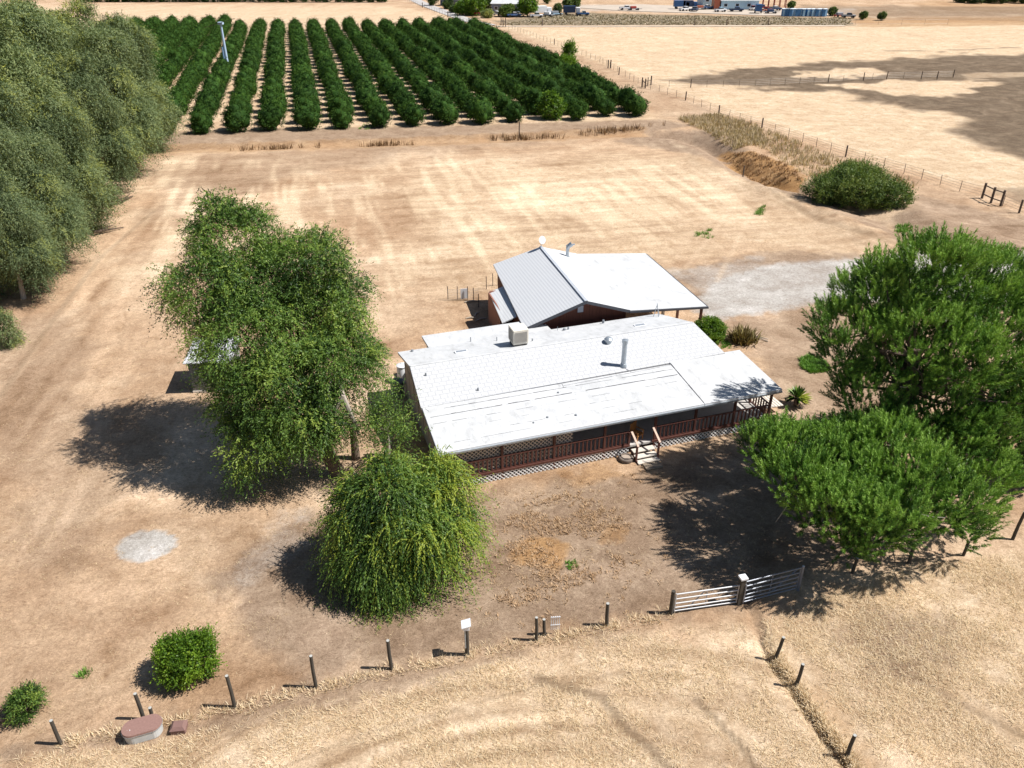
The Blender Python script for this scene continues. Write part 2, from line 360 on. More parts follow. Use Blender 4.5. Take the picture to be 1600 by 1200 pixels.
def ground_mat():
    m, t, b = new_mat('dry_ground'); co = obj_co(t)
    def att(nm):
        a = t.nodes.new('ShaderNodeAttribute'); a.attribute_name = nm; s = t.nodes.new('ShaderNodeSeparateColor'); t.links.new(a.outputs['Color'], s.inputs[0]); return s.outputs
    soil, growth, strokes, extra = att('soil'), att('growth'), att('strokes'), att('extra')
    big = noise(t, .09, 4, .6, .6, co).outputs[0]; mid = noise(t, .7, 5, .65, 1.0, co).outputs[0]
    fine = noise(t, 2.4, 9, .8, 1.4, co).outputs[0]; vf = noise(t, 22, 4, .7, 2.5, co).outputs[0]
    # brushed, lying straw: two stretched noises whose direction wanders
    mp = t.nodes.new('ShaderNodeMapping'); mp.inputs['Rotation'].default_value = (0, 0, .5); mp.inputs['Scale'].default_value = (1, 5, 1); t.links.new(co, mp.inputs[0])
    st1 = noise(t, 3.2, 5, .7, 2.2, mp.outputs[0]).outputs[0]
    mp2 = t.nodes.new('ShaderNodeMapping'); mp2.inputs['Rotation'].default_value = (0, 0, -.75); mp2.inputs['Scale'].default_value = (1, 6, 1); t.links.new(co, mp2.inputs[0])
    st2 = noise(t, 2.6, 5, .7, 2.6, mp2.outputs[0]).outputs[0]
    straw = mixc(t, math_(t, 'GREATER_THAN', mid, .5), st1, st2)
    base = ramp(t, big, [(.3, (.37, .245, .158)), (.5, (.45, .32, .218)), (.7, (.53, .405, .295))]).outputs[0]
    tone = ramp(t, mid, [(.25, (.70, .64, .57)), (.5, (1, 1, 1)), (.75, (1.2, 1.2, 1.18))]).outputs[0]
    base = mixc(t, .85, base, tone, 'MULTIPLY')
    palec = ramp(t, mid, [(.28, (.43, .31, .20)), (.5, (.54, .415, .29)), (.72, (.63, .515, .39))]).outputs[0]
    base = mixc(t, growth[1], base, palec)
    def edge(mask, amt=.6):     # ragged edges
        e = math_(t, 'ADD', mask, math_(t, 'MULTIPLY', math_(t, 'SUBTRACT', fine, .5), amt)); e2 = math_(t, 'MULTIPLY', mask, 3.0, True)
        return math_(t, 'MULTIPLY', math_(t, 'MULTIPLY', math_(t, 'SUBTRACT', e, .15), 1.35, True), e2, True)
    dirtc = ramp(t, mid, [(.25, (.215, .150, .105)), (.5, (.295, .215, .155)), (.75, (.385, .29, .215))]).outputs[0]
    base = mixc(t, edge(soil[0], .9), base, dirtc)
    oc = ramp(t, mid, [(.3, (.27, .15, .065)), (.7, (.40, .245, .12))]).outputs[0]
    base = mixc(t, edge(growth[0], 1.0), base, oc)
    wc = ramp(t, mid, [(.3, (.15, .115, .075)), (.55, (.25, .20, .14)), (.8, (.34, .28, .2))]).outputs[0]
    base = mixc(t, edge(strokes[2], .5), base, wc)
    bc = ramp(t, noise(t, .35, 6, .7, .8, co).outputs[0], [(.3, (.11, .080, .056)), (.5, (.15, .113, .08)), (.64, (.21, .16, .115)), (.8, (.36, .28, .2))]).outputs[0]
    base = mixc(t, edge(soil[2], 1.3), base, bc)
    gc = ramp(t, noise(t, 1.3, 6, .7, .5, co).outputs[0], [(.3, (.36, .335, .315)), (.7, (.46, .44, .425))]).outputs[0]
    base = mixc(t, edge(soil[1], .8), base, gc)
    base = mixc(t, math_(t, 'MULTIPLY', strokes[1], .55), base, (.72, .58, .42))
    base = mixc(t, math_(t, 'MULTIPLY', strokes[0], .6), base, (.62, .48, .35))
    base = mixc(t, math_(t, 'MULTIPLY', edge(growth[2], .9), .95), base, (.15, .105, .065))  # dark lines, including the shade painted along the bank
    base = mixc(t, math_(t, 'MULTIPLY', edge(extra[0], .9), .7), base, (.12, .16, .05))
    # fine straw texture
    gr = noise(t, 5.5, 7, .92, .9, co).outputs[0]
    base = mixc(t, .8, base, ramp(t, gr, [(.36, (.45, .40, .35)), (.45, (.97, .95, .93)), (.54, (1.15, 1.15, 1.15)), (.64, (1.6, 1.6, 1.62))]).outputs[0], 'MULTIPLY')
    sr = ramp(t, straw, [(.3, (.60, .56, .50)), (.46, (.95, .94, .93)), (.6, (1.12, 1.12, 1.1)), (.72, (1.4, 1.4, 1.4))]).outputs[0]
    base = mixc(t, .8, base, sr, 'MULTIPLY')
    fr = ramp(t, fine, [(.3, (.50, .45, .40)), (.43, (.90, .88, .86)), (.55, (1.04, 1.04, 1.03)), (.72, (1.25, 1.25, 1.25))]).outputs[0]
    base = mixc(t, .75, base, fr, 'MULTIPLY')
    sx = t.nodes.new('ShaderNodeSeparateXYZ'); mp3 = t.nodes.new('ShaderNodeMapping'); mp3.inputs['Rotation'].default_value = (0, 0, -.06); t.links.new(co, mp3.inputs[0]); t.links.new(mp3.outputs[0], sx.inputs[0])
    ln = math_(t, 'SINE', math_(t, 'ADD', math_(t, 'MULTIPLY', sx.outputs[1], 5.2), math_(t, 'MULTIPLY', mid, 5)))
    lnm = math_(t, 'MULTIPLY', math_(t, 'MULTIPLY', math_(t, 'GREATER_THAN', ln, .55), extra[1]), math_(t, 'MULTIPLY', math_(t, 'SUBTRACT', fine, .36), 2.2, True))
    base = mixc(t, math_(t, 'MULTIPLY', lnm, .38), base, (.27, .18, .11))
    base = mixc(t, 1.0, base, ramp(t, extra[2], [(.18, (.66, .60, .54)), (.42, (.94, .925, .91)), (.55, (1.04, 1.05, 1.05)), (.8, (1.35, 1.38, 1.42))]).outputs[0], 'MULTIPLY')
    # scattered small dark clods / droppings of leaf litter
    vo = t.nodes.new('ShaderNodeTexVoronoi'); vo.inputs['Scale'].default_value = 1.7; t.links.new(co, vo.inputs['Vector'])
    spot = math_(t, 'LESS_THAN', vo.outputs['Distance'], math_(t, 'MULTIPLY', math_(t, 'SUBTRACT', mid, .42), .55)); 
    base = mixc(t, math_(t, 'MULTIPLY', spot, .45), base, (.16, .11, .07))
    t.links.new(base, b.inputs['Base Color']); b.inputs['Roughness'].default_value = .95
    try: b.inputs['Specular IOR Level'].default_value = .1
    except Exception: pass
    h = math_(t, 'ADD', math_(t, 'MULTIPLY', fine, .6), math_(t, 'ADD', math_(t, 'MULTIPLY', straw, .5), math_(t, 'MULTIPLY', vf, .35)))
    bump(t, h, .8, .10, b); return m
ground = link_mesh('ground', gme, ground_mat()); tag(ground, 'dry straw coloured fields and bare yard earth', kind='structure')

def sheet(name, pts, mat, z=.03, label=None):
    pl = [G(*p) for p in pts]; mb = MB(); mb.slab([(x, y, gz(x, y) + z) for x, y, _ in pl], .02)
    return tag(mb.build(name, mat), label, kind='structure')
asph = plain('road_surface', (.42, .40, .39), .9, .15, .5)
# the lane beside the far house, with a kerb-less edge
def strip(name, line, width, mat, label, z=.12):
    L = [Vector(G(*p)) for p in line]; vs = []; fs = []
    for i, p in enumerate(L):
        d = (L[min(i + 1, len(L) - 1)] - L[max(i - 1, 0)]).normalized(); n = Vector((-d.y, d.x, 0))
        wd = width if not isinstance(width, (list, tuple)) else width[i]
        for s in (-1, 1):
            q = p + n * s * wd / 2; vs.append((q.x, q.y, gz(q.x, q.y) + z))
    for i in range(len(L) - 1): fs.append((2 * i, 2 * i + 2, 2 * i + 3, 2 * i + 1))
    me = bpy.data.meshes.new(name); me.from_pydata(vs, [], fs); me.update(); return tag(link_mesh(name, me, mat), label, kind='structure')
strip('road', [(600, -30), (640, -4), (665, 8), (700, 21), (735, 33), (765, 40)], [5, 5, 5, 5, 5, 5], asph, 'pale paved lane running past the far houses')
strip('path', [(775, 41.5), (900, 41.5), (1100, 41), (1320, 40.5)], 2.5, plain('pale_dust', (.6, .5, .4), .95, .12, .4), 'pale dusty track along the far fence')
strip('yard_lot', [(905, 11), (990, 12), (1100, 16), (1200, 20), (1300, 23)], [10, 34, 30, 26, 10], plain('lot_dust', (.47, .40, .33), .95, .12, .2), 'bare pale dirt lot where trucks are parked')
# ================================================================ STRAW
def blades(cx, cy, n_each, L, W, lean, name, tlo=0., thi=1., zo=0):
    """bent two-piece dry blades around each centre"""
    cx = np.repeat(cx, n_each); cy = np.repeat(cy, n_each); n = len(cx)
    a = rng.random(n) * 2 * np.pi; r = rng.random(n) ** .5 * L * .45
    x = cx + r * np.cos(a); y = cy + r * np.sin(a); z = relief(x, y) - .02 + zo
    b = a + rng.normal(0, .9, n); l = L * rng.uniform(.5, 1.25, n); ln = np.clip(rng.normal(lean, .25, n), .05, 1.5)
    dx, dy, dz = np.cos(b) * np.sin(ln), np.sin(b) * np.sin(ln), np.cos(ln)
    sx, sy = -np.sin(b) * W, np.cos(b) * W
    mid = np.stack([x + dx * l * .55, y + dy * l * .55, z + dz * l * .55], 1)
    tip = np.stack([x + dx * l * 1.05, y + dy * l * 1.05, z + dz * l * .8], 1); p = np.stack([x, y, z], 1); s = np.stack([sx, sy, sx * 0], 1)
    V = np.stack([p - s, p + s, mid + s * .8, mid - s * .8, tip], 1).reshape(-1, 3)
    o = np.arange(n)[:, None] * 5
    F = np.concatenate([np.concatenate([o, o + 1, o + 2], 1), np.concatenate([o, o + 2, o + 3], 1), np.concatenate([o + 3, o + 2, o + 4], 1)])
    t = np.repeat(rng.uniform(tlo, thi, n), 5); return np_mesh(name, V, F, t)
straw_m = foliage_mat('straw_blades', [(.38, .26, .15), (.60, .45, .28), (.74, .60, .41), (.82, .70, .52)], .8, .15)
deadw = foliage_mat('dead_weed', [(.26, .155, .08), (.44, .29, .17), (.58, .42, .27)], .8, .15)
reedm = foliage_mat('dry_reed', [(.10, .055, .03), (.22, .13, .07), (.42, .29, .16)], .8, .1)
palegr = foliage_mat('pale_tall_grass', [(.26, .20, .13), (.44, .35, .23), (.58, .47, .31)], .8, .2)
def scatter(poly, n, dens=None):
    pl = gpoly(poly); lo = pl.min(0); hi = pl.max(0); X = rng.uniform(lo[0], hi[0], n * 3); Y = rng.uniform(lo[1], hi[1], n * 3)
    k = inside(X, Y, pl)
    if dens is not None: k &= rng.random(len(X)) < dens(X, Y)
    X, Y = X[k][:n], Y[k][:n]; return X, Y
X1, Y1 = scatter([(-60, 1190), (230, 1165), (480, 1105), (700, 1058), (840, 1018), (1020, 985), (1180, 975), (1290, 930), (1420, 885), (1640, 860), (1700, 1300), (-100, 1300)], 12000,
                 lambda x, y: (sstep(fbm(x, y, .5, 4, 60), .34, .60) * .9 + .08) * (1 - sstep(darkf(x, y), .1, .45)))
o = link_mesh('dry_grass', blades(X1, Y1, 9, .27, .0065, 1.1, 'dry_grass'), straw_m); tag(o, 'pale dry grass lying over the near field below the post line', 'grass', kind='stuff')
X1, Y1 = scatter([(-60, 1190), (230, 1165), (480, 1105), (700, 1058), (840, 1018), (1020, 985), (1290, 930), (1420, 700), (1000, 720), (730, 780), (600, 700), (300, 500), (0, 620), (-80, 900)], 6500,
                 lambda x, y: sstep(fbm(x, y, .45, 4, 63), .42, .66) * .8 + .05)
o = link_mesh('dry_grass', blades(X1, Y1, 6, .17, .006, .95, 'yard_grass', 0, .8), straw_m); tag(o, 'short thin dry grass scattered over the yard around the trees', 'grass', kind='stuff')
# rank growth along the post line and old fence bank
pls = []
for a, b, n in (((95, 1164), (367, 1108), 90), ((367, 1108), (612, 1050), 90), ((612, 1050), (838, 1003), 80), ((838, 1003), (1050, 962), 90), ((1205, 1022), (1262, 1105), 170), ((1262, 1105), (1345, 1215), 200)):
    A = np.array(G(*a)[:2]); B = np.array(G(*b)[:2]); t = rng.random(n)[:, None]; pls.append(A + (B - A) * t + rng.normal(0, .16, (n, 2)))
pls = np.concatenate(pls)
o = link_mesh('dry_grass', blades(pls[:, 0], pls[:, 1], 10, .30, .010, .7, 'fence_grass', .1, .9), straw_m); tag(o, 'taller uncut straw growing along the line of wooden posts', 'grass', kind='stuff')
X1, Y1 = scatter([(770, 880), (800, 800), (880, 770), (990, 800), (1010, 870), (950, 930), (830, 960), (760, 930)], 560, lambda x, y: sstep(fbm(x, y, .8, 3, 66), .42, .6))
X2, Y2 = scatter([(740, 780), (1010, 730), (1050, 900), (960, 980), (760, 990), (700, 900)], 150)
X1 = np.concatenate([X1, X2]); Y1 = np.concatenate([Y1, Y2])
o = link_mesh('dead_weeds', blades(X1, Y1, 11, .20, .018, .8, 'dead_weeds'), deadw); tag(o, 'curled tan dead weeds dotted over the bare front yard', 'weeds', kind='stuff')
# ditch reeds
D = gpoly([(300, 236), (400, 232), (470, 229), (640, 222), (760, 217), (860, 212), (960, 205), (1050, 196)]); rx = []
for i in range(len(D) - 1):
    n = int(np.hypot(*(D[i + 1] - D[i])) * 4.5); t = rng.random(n)[:, None]; rx.append(D[i] + (D[i + 1] - D[i]) * t + rng.normal(0, .45, (n, 2)))
rx = np.concatenate(rx); k = sstep(fbm(rx[:, 0], rx[:, 1] * .2, .22, 3, 70), .36, .6) > rng.random(len(rx)); rx = rx[k]
o = link_mesh('dry_reeds', blades(rx[:, 0], rx[:, 1], 9, 1.0, .035, .3, 'dry_reeds'), reedm); tag(o, 'dark dry reeds standing in the ditch before the orchard', 'reeds', kind='stuff')
X1, Y1 = scatter([(1060, 185), (1120, 180), (1180, 195), (1200, 225), (1150, 235), (1095, 205)], 900)
X2, Y2 = scatter([(1110, 190), (1200, 205), (1320, 250), (1440, 290), (1400, 300), (1270, 285), (1190, 235)], 800, lambda x, y: .5 + 0 * x)
o = link_mesh('tall_dry_grass', blades(np.concatenate([X1, X2]), np.concatenate([Y1, Y2]), 8, .8, .035, .35, 'tall_dry_grass'), palegr); tag(o, 'pale tall dry grass on the mound beside the wire fence', 'grass', kind='stuff')
X1, Y1 = scatter([(1135, 235), (1180, 242), (1235, 262), (1250, 288), (1200, 284), (1150, 255)], 230)
orm = foliage_mat('rust_growth', [(.16, .085, .04), (.28, .16, .075), (.42, .28, .16)], .8, .1)
o = link_mesh('rust_brown_weeds', blades(X1, Y1, 9, .45, .03, .5, 'rust_weeds'), orm); tag(o, 'rust brown dry weeds filling the dip of the ditch', 'weeds', kind='stuff')
X1, Y1 = scatter([(870, 22), (1330, 29), (1330, 39), (780, 39)], 2600)
wdm = foliage_mat('roadside_weeds', [(.20, .18, .11), (.33, .27, .19), (.42, .35, .25)], .8, .1)
o = link_mesh('roadside_weeds', blades(X1, Y1, 5, .75, .14, .9, 'roadside_weeds'), wdm); tag(o, 'brownish rank weeds in the strip beyond the pale far track', 'weeds', kind='stuff')
lawn = foliage_mat('green_grass', [(.07, .17, .02), (.13, .29, .04), (.22, .36, .07)], .6, .25)
for nm, poly, n, L, lab in (('grass_patch', [(1248, 562), (1265, 556), (1290, 566), (1296, 580), (1270, 584), (1252, 575)], 330, .32, 'bright green grass patch near the large pine and driveway'),
                            ('grass_patch', [(1128, 530), (1142, 536), (1140, 549), (1128, 546)], 40, .2, 'faint green grass beside the round clipped bush'),
                            ('grass_patch', [(885, 878), (898, 876), (902, 886), (890, 892)], 26, .14, 'small green weed tuft in the middle of the bare front yard'),
                            ('grass_patch', [(122, 1050), (142, 1046), (145, 1058), (124, 1060)], 9, .28, 'sprawling green weed between the two small bushes'),
                            ('grass_patch', [(1178, 328), (1196, 322), (1192, 336), (1180, 338)], 30, .4, 'little green weed clump in the far dry field'),
                            ('grass_patch', [(1084, 364), (1112, 360), (1114, 372), (1086, 374)], 26, .35, 'thin green weeds in the dry field behind the carport'),
                            ('grass_patch', [(1400, 348), (1420, 350), (1422, 358), (1402, 356)], 40, .45, 'green weeds at the foot of the mound below the big shrub'),
                            ('grass_patch', [(560, 195), (580, 193), (582, 202), (562, 204)], 20, .4, 'green weeds under the near end of an orchard row')):
    X1, Y1 = scatter(poly, n); o = link_mesh(nm, blades(X1, Y1, 12, L, .016 if L < .3 else .02, .45, nm), lawn); tag(o, lab, 'grass', kind='stuff')

# ================================================================ HOUSE
def roof_mat():
    m, t, b = new_mat('white_roof'); co = obj_co(t); mp = t.nodes.new('ShaderNodeMapping'); mp.inputs['Scale'].default_value = (1.6, .35, 1); t.links.new(co, mp.inputs[0])
    a = noise(t, .8, 6, .7, .6, co).outputs[0]; s = noise(t, 2.4, 5, .75, .3, mp.outputs[0]).outputs[0]; f = noise(t, 16, 3, .7, 0, co).outputs[0]
    c = ramp(t, a, [(.3, (.43, .44, .455)), (.5, (.53, .545, .565)), (.7, (.60, .61, .625))]).outputs[0]
    c = mixc(t, 1.0, c, ramp(t, s, [(.3, (.80, .80, .79)), (.45, (.98, .98, .98)), (.7, (1.05, 1.05, 1.05))]).outputs[0], 'MULTIPLY')
    c = mixc(t, 1.0, c, ramp(t, f, [(.28, (.7, .69, .67)), (.38, (1, 1, 1))]).outputs[0], 'MULTIPLY')
    t.links.new(c, b.inputs['Base Color']); b.inputs['Roughness'].default_value = .75; bump(t, s, .15, .03, b); MATS['white_roof'] = m; return m
white = roof_mat()
whitetrim = plain('white_trim', (.74, .76, .80), .6, .04, 4)
redwood = plain('red_brown_paint', (.10, .036, .027), .6, .2, 5, stretch=(1, 1, .3))
darktrim = plain('dark_trim', (.05, .055, .07), .6, .2, 5)
beige = plain('beige_panel', (.36, .33, .29), .8, .1, 2, stretch=(1, 1, .2))
latt = plain('lattice_white', (.80, .80, .80), .7, .05, 5)
lattan = plain('lattice_cream', (.66, .58, .50), .7, .06, 5)
galv = plain('galvanised_metal', (.42, .47, .52), .35, .12, 5, metal=.55)
glass = plain('dark_glass', (.03, .04, .05), .1, .2, 2)
palewood = plain('pale_wood', (.68, .62, .54), .75, .12, 6, stretch=(1, 6, 1))
deckm = plain('deck_boards', (.50, .48, .46), .75, .08, 4)
blackm = plain('black_rubber_and_shade', (.02, .02, .022), .6, .2, 6)
def shingle_mat():
    m, t, b = new_mat('white_scalloped_shingles'); co = obj_co(t)
    br = t.nodes.new('ShaderNodeTexBrick'); br.offset = .5; br.inputs['Scale'].default_value = 1
    br.inputs['Brick Width'].default_value = .42; br.inputs['Row Height'].default_value = .34; br.inputs['Mortar Size'].default_value = .045; br.inputs['Mortar Smooth'].default_value = .6
    t.links.new(co, br.inputs['Vector']); n = noise(t, 9, 3, .6, 0, co).outputs[0]
    f = math_(t, 'MULTIPLY', br.outputs['Fac'], math_(t, 'GREATER_THAN', n, .43))
    c = mixc(t, math_(t, 'MULTIPLY', f, .38), (.51, .52, .54), (.24, .26, .30)); t.links.new(c, b.inputs['Base Color']); b.inputs['Roughness'].default_value = .8
    bump(t, math_(t, 'SUBTRACT', 1, br.outputs['Fac']), .25, .02, b); return m
shing = shingle_mat()
HA = math.radians(18.46); HO = G(685, 708, 2.6)
house = empty('farmhouse', (HO[0], HO[1], 0), HA, 'long low farmhouse with white roof and red-brown railed front porch', 'house')
# walls
def wall(nm, x0, x1, y0, y1, z0, z1, m): return MB().box(x0, x1, y0, y1, z0, z1).build(nm, m, house)
wall('left_wall', .38, .5, .25, 10.6, .0, 2.45, beige)
MB().prism([(4.0, 2.45), (10.6, 2.45), (10.6, 3.0), (7.45, 3.65), (4.0, 2.95)], 0, .1).build('gable', beige, house).matrix_local = Matrix(((0, 1, 0, .4), (1, 0, 0, 0), (0, 0, 1, 0), (0, 0, 0, 1)))
for k in range(9):
    MB().box(.355, .38, .35 + k * 1.25, .40 + k * 1.25, .05, 2.5).build('wall_batten', beige, house)
wall('front_wall', .5, 19.0, 4.0, 4.12, .57, 2.9, plain('front_siding_shaded', (.025, .02, .018), .8, .12, 2))  # near-black siding: the porch shade is painted into the wall colour
wall('right_wall', 18.9, 19.0, 4.12, 10.6, .0, 3.0, beige)
wall('rear_wall', .5, 18.9, 10.5, 10.6, 0, 3.0, beige)
for x0, x1, z0, z1, nm in ((2.2, 3.6, 1.3, 2.3, 'window'), (5.2, 6.8, 1.3, 2.3, 'window'), (8.6, 10.0, 1.3, 2.3, 'window'), (11.3, 12.2, .6, 2.6, 'door'), (13.6, 15.4, 1.2, 2.3, 'window'), (16.6, 17.6, 1.3, 2.3, 'window')):
    if nm == 'door':
        d = MB().box(x0, x1, 3.94, 4.0, z0, z1).build('door', plain('door_paint', (.10, .08, .07), .6, .05, 3), house); MB().lathe([(.03, 0), (.04, .03), (.02, .06)], (x0 + .12, 3.92, 1.55), 8).build('door_handle', galv, d)
    else:
        f = MB().box(x0 - .07, x1 + .07, 3.95, 4.0, z0 - .07, z1 + .07).build('window_frame', whitetrim, house); MB().box(x0, x1, 3.93, 3.948, z0, z1).build('window_pane', glass, f)
# small extension behind
MB().box(2.35, 10.2, 10.62, 12.9, 0, 2.75).build('rear_room', beige, house)
MB().slab([(2.1, 10.98, 3.06), (10.44, 10.98, 3.06), (10.44, 13.1, 2.9), (2.1, 13.1, 2.9)], .14).build('rear_room_roof', white, house)
# main roof
ER, RG = 3.08, 3.82
MB().slab([(0, 3.95, 3.04), (19.55, 4.3, 3.10), (19.1, 7.55, RG), (.18, 7.45, RG)], .14).build('front_roof_slope', shing, house)
MB().slab([(.18, 7.452, RG), (19.1, 7.552, RG), (18.35, 10.95, ER), (.08, 10.95, ER)], .14).build('rear_roof_slope', white, house)
MB().box(.2, 19.05, 7.42, 7.56, RG - .02, RG + .025, 0.005, (.2, 7.45)).build('roof_ridge', white, house)
# porch roof: long left sheet and smooth right sheet that runs past the end of the house
MB().slab([(0, 0, 2.60), (15.62, 0, 2.60), (15.62, 4.05, 3.075), (.06, 3.9, 3.06)], .10).build('porch_roof', white, house)
MB().slab([(15.66, 0, 2.61), (20.84, 0, 2.61), (20.75, 4.5, 3.02), (15.66, 4.4, 3.13)], .10).build('porch_roof', white, house)
MB().box(0, 15.62, -.035, -.003, 2.42, 2.61).box(15.66, 20.84, -.035, -.003, 2.42, 2.62).build('gutter', whitetrim, house)
MB().box(0, 20.84, -.10, -.037, 2.40, 2.50).build('gutter_lip', galv, house)
MB().slab([(-.03, 0, 2.59), (0, 0, 2.59), (.05, 3.9, 3.05), (.02, 3.9, 3.05)], .16).build('left_fascia', darktrim, house)
MB().slab([(-.0, 3.95, 3.03), (.03 - .03, 3.95, 3.03), (.18, 7.45, 3.81), (.14, 7.45, 3.81)], .18).build('gable_fascia', darktrim, house)
# cracks and lap seams of the rolled roofing
def zroof(x, y): return 2.60 + .1166 * y
r_ = random.Random(4); tarm = plain('tar_crack', (.10, .10, .11), .8, .3, 8)
for y, th, prob, xa, xb in ((3.55, .022, .93, 1.2, 15.5), (2.95, .028, .85, .3, 15.5), (2.35, .012, .5, .3, 15.5), (1.75, .010, .4, 2, 13), (1.15, .010, .4, 3, 15), (.6, .008, .3, 1, 12)):
    x = xa; sm = MB()
    while x < xb:
        L = r_.uniform(.25, .9)
        if True:
            yy = y + r_.uniform(-.005, .005); z = zroof(x, yy) + .006; t2 = th * 2.1 * (r_.uniform(.6, 1.3) if r_.random() < prob else .15)
            sm.add([(x, yy, z), (min(xb, x + L), yy + .004, z), (min(xb, x + L), yy + t2, z + .1166 * t2), (x, yy + t2, z + .1166 * t2)], [(0, 1, 2, 3)])
        x += L
    so_ = sm.build('roof_seam', tarm, house)
for x0, y0, x1, y1, t2 in ((15.645, .05, 15.645, 4.1, .035), (8.4, 3.75, 15.6, 3.98, .03), (8.4, 3.6, 8.42, 3.95, .03), (12.9, 3.98, 12.7, 4.4, .025), (.35, 3.5, .2, 3.8, .03)):
    n = 9; sm = MB()
    for k in range(n):
        ax, ay, bx, by = x0 + (x1 - x0) * k / n, y0 + (y1 - y0) * k / n, x0 + (x1 - x0) * (k + 1) / n, y0 + (y1 - y0) * (k + 1) / n
        d = Vector((bx - ax, by - ay, 0)).normalized(); nn = Vector((-d.y, d.x, 0)) * t2 / 2 * r_.uniform(.5, 1.4)
        zz = [zroof(0, min(4.05, q)) + (.03 if x0 > 15.6 else .008) + max(0, q - 4.05) * .2 for q in (ay, by)]
        sm.add([(ax - nn.x, ay - nn.y, zz[0]), (bx - nn.x, by - nn.y, zz[1]), (bx + nn.x, by + nn.y, zz[1]), (ax + nn.x, ay + nn.y, zz[0])], [(0, 1, 2, 3)])
    sm.build('roof_seam', tarm, house)
# porch
MB().box(.6, 11.0, .45, .5, .0, .43).build('skirt_shade', blackm, house); MB().box(12.8, 20.3, .45, .5, .0, .43).build('skirt_shade', blackm, house)  # black sheets that paint the darkness under the deck
MB().box(.5, 20.4, .16, 3.98, .44, .57).build('deck', deckm, house)
for a, b in ((.4, 11.15), (12.55, 20.45)): MB().box(a, b, .08, .16, .53, .66).build('deck_edge', redwood, house)
def post(x, y, z0, z1, w=.13, m=redwood): return MB().box(x - w / 2, x + w / 2, y - w / 2, y + w / 2, z0, z1).build('post', m, house, bevel=.01)
for x in (.55, 3.52, 6.53, 9.56, 12.72, 15.3, 17.9, 20.35): post(x, .19, 0, 2.49)
for y in (2.1, 4.3): post(20.35, y, 0, 2.6)
post(11.1, .19, .57, 1.5)
def rail(p, q, nm='railing'):
    mb = MB(); p = Vector(p); q = Vector(q); L = (q - p).length; d = (q - p) / L
    mb.bar(p + Vector((0, 0, .95)), q + Vector((0, 0, .95)), .11, .05); mb.bar(p + Vector((0, 0, .12)), q + Vector((0, 0, .12)), .06, .07)
    n = int(L / .235)
    for i in range(1, n): mb.box(*[c for c in ((p + d * L * i / n).x - .04, (p + d * L * i / n).x + .04, (p + d * L * i / n).y - .03, (p + d * L * i / n).y + .03, .72, 1.5)])
    return mb.build(nm, redwood, house)
xs = [.6, 3.46, 6.47, 9.5, 11.05]
for a, b in zip(xs[:-1], xs[1:]): rail((a + .06, .17, .57), (b - .02, .17, .57))
xs = [12.78, 15.3, 17.9, 20.3]
for a, b in zip(xs[:-1], xs[1:]): rail((a + .06, .17, .57), (b - .06, .17, .57))
rail((20.35, .3, .57), (20.35, 2.0, .57)); rail((20.35, 2.2, .57), (20.35, 3.9, .57))
def lattice(x0, x1, z0, z1, y, sp=.15, w=.05, axis='x'):
    mb = MB(); H = z1 - z0
    for s in (1, -1):
        c = x0 - H
        while c < x1 + H:
            if s > 0: a, b = (c, z0), (c + H, z1)
            else: a, b = (c, z1), (c + H, z0)
            def clip(a, b):
                (ax, az), (bx, bz) = a, b
                if bx <= x0 or ax >= x1: return None
                if ax < x0: az += (bz - az) * (x0 - ax) / (bx - ax); ax = x0
                if bx > x1: bz = az + (bz - az) * (x1 - ax) / (bx - ax); bx = x1
                return (ax, az), (bx, bz)
            r = clip(a, b)
            if r:
                (ax, az), (bx, bz) = r; yy = y + (.008 if s > 0 else -.008)
                A, B = ((ax, yy, az), (bx, yy, bz)) if axis == 'x' else ((yy, ax, az), (yy, bx, bz))
                if abs(bx - ax) > .02: mb.bar(A, B, .012, w) if axis == 'x' else mb.bar(A, B, .012, w)
            c += sp
    return mb
lattice(.5, 11.1, .01, .52, .13, .24, .058).build('skirt_lattice', latt, house); lattice(12.7, 20.4, .01, .52, .13, .24, .058).build('skirt_lattice', latt, house)
lattice(.2, 3.9, .02, .44, 20.42, .24, .058, 'y').build('skirt_lattice', latt, house)
for a, b in ((.62, 3.46), (3.58, 6.47), (6.59, 7.65)): lattice(a, b, .62, 2.42, .30, .24, .045).build('screen_lattice', lattan, house)
# white slatted stair and landing at the right end of the porch
st = MB()
for k in range(9): st.box(20.45 + k * .2, 20.6 + k * .2, 1.2, 3.2, .50, .54)
st.build('side_landing', palewood, house)
# front steps
stp = MB()
for k, (y, z) in enumerate(((-.18, .40), (-.52, .22), (-.86, .06))): stp.box(11.2, 12.55, y - .18, y + .20, z - .05, z)
stp.build('step_treads', plain('white_steps', (.60, .55, .49), .75, .06, 4), house)
for x in (11.22, 12.53): MB().bar((x, .1, .28), (x, -1.0, -.1), .05, .2).build('step_stringer', redwood, house)
for x in (11.2, 12.56):
    MB().box(x - .05, x + .05, -.72, -.62, 0, 1.12).build('handrail_post', redwood, house); MB().bar((x, -.8, 1.08), (x, .12, 1.52), .12, .05).build('handrail', plain('weathered_rail', (.55, .40, .32), .7, .1, 5), house)
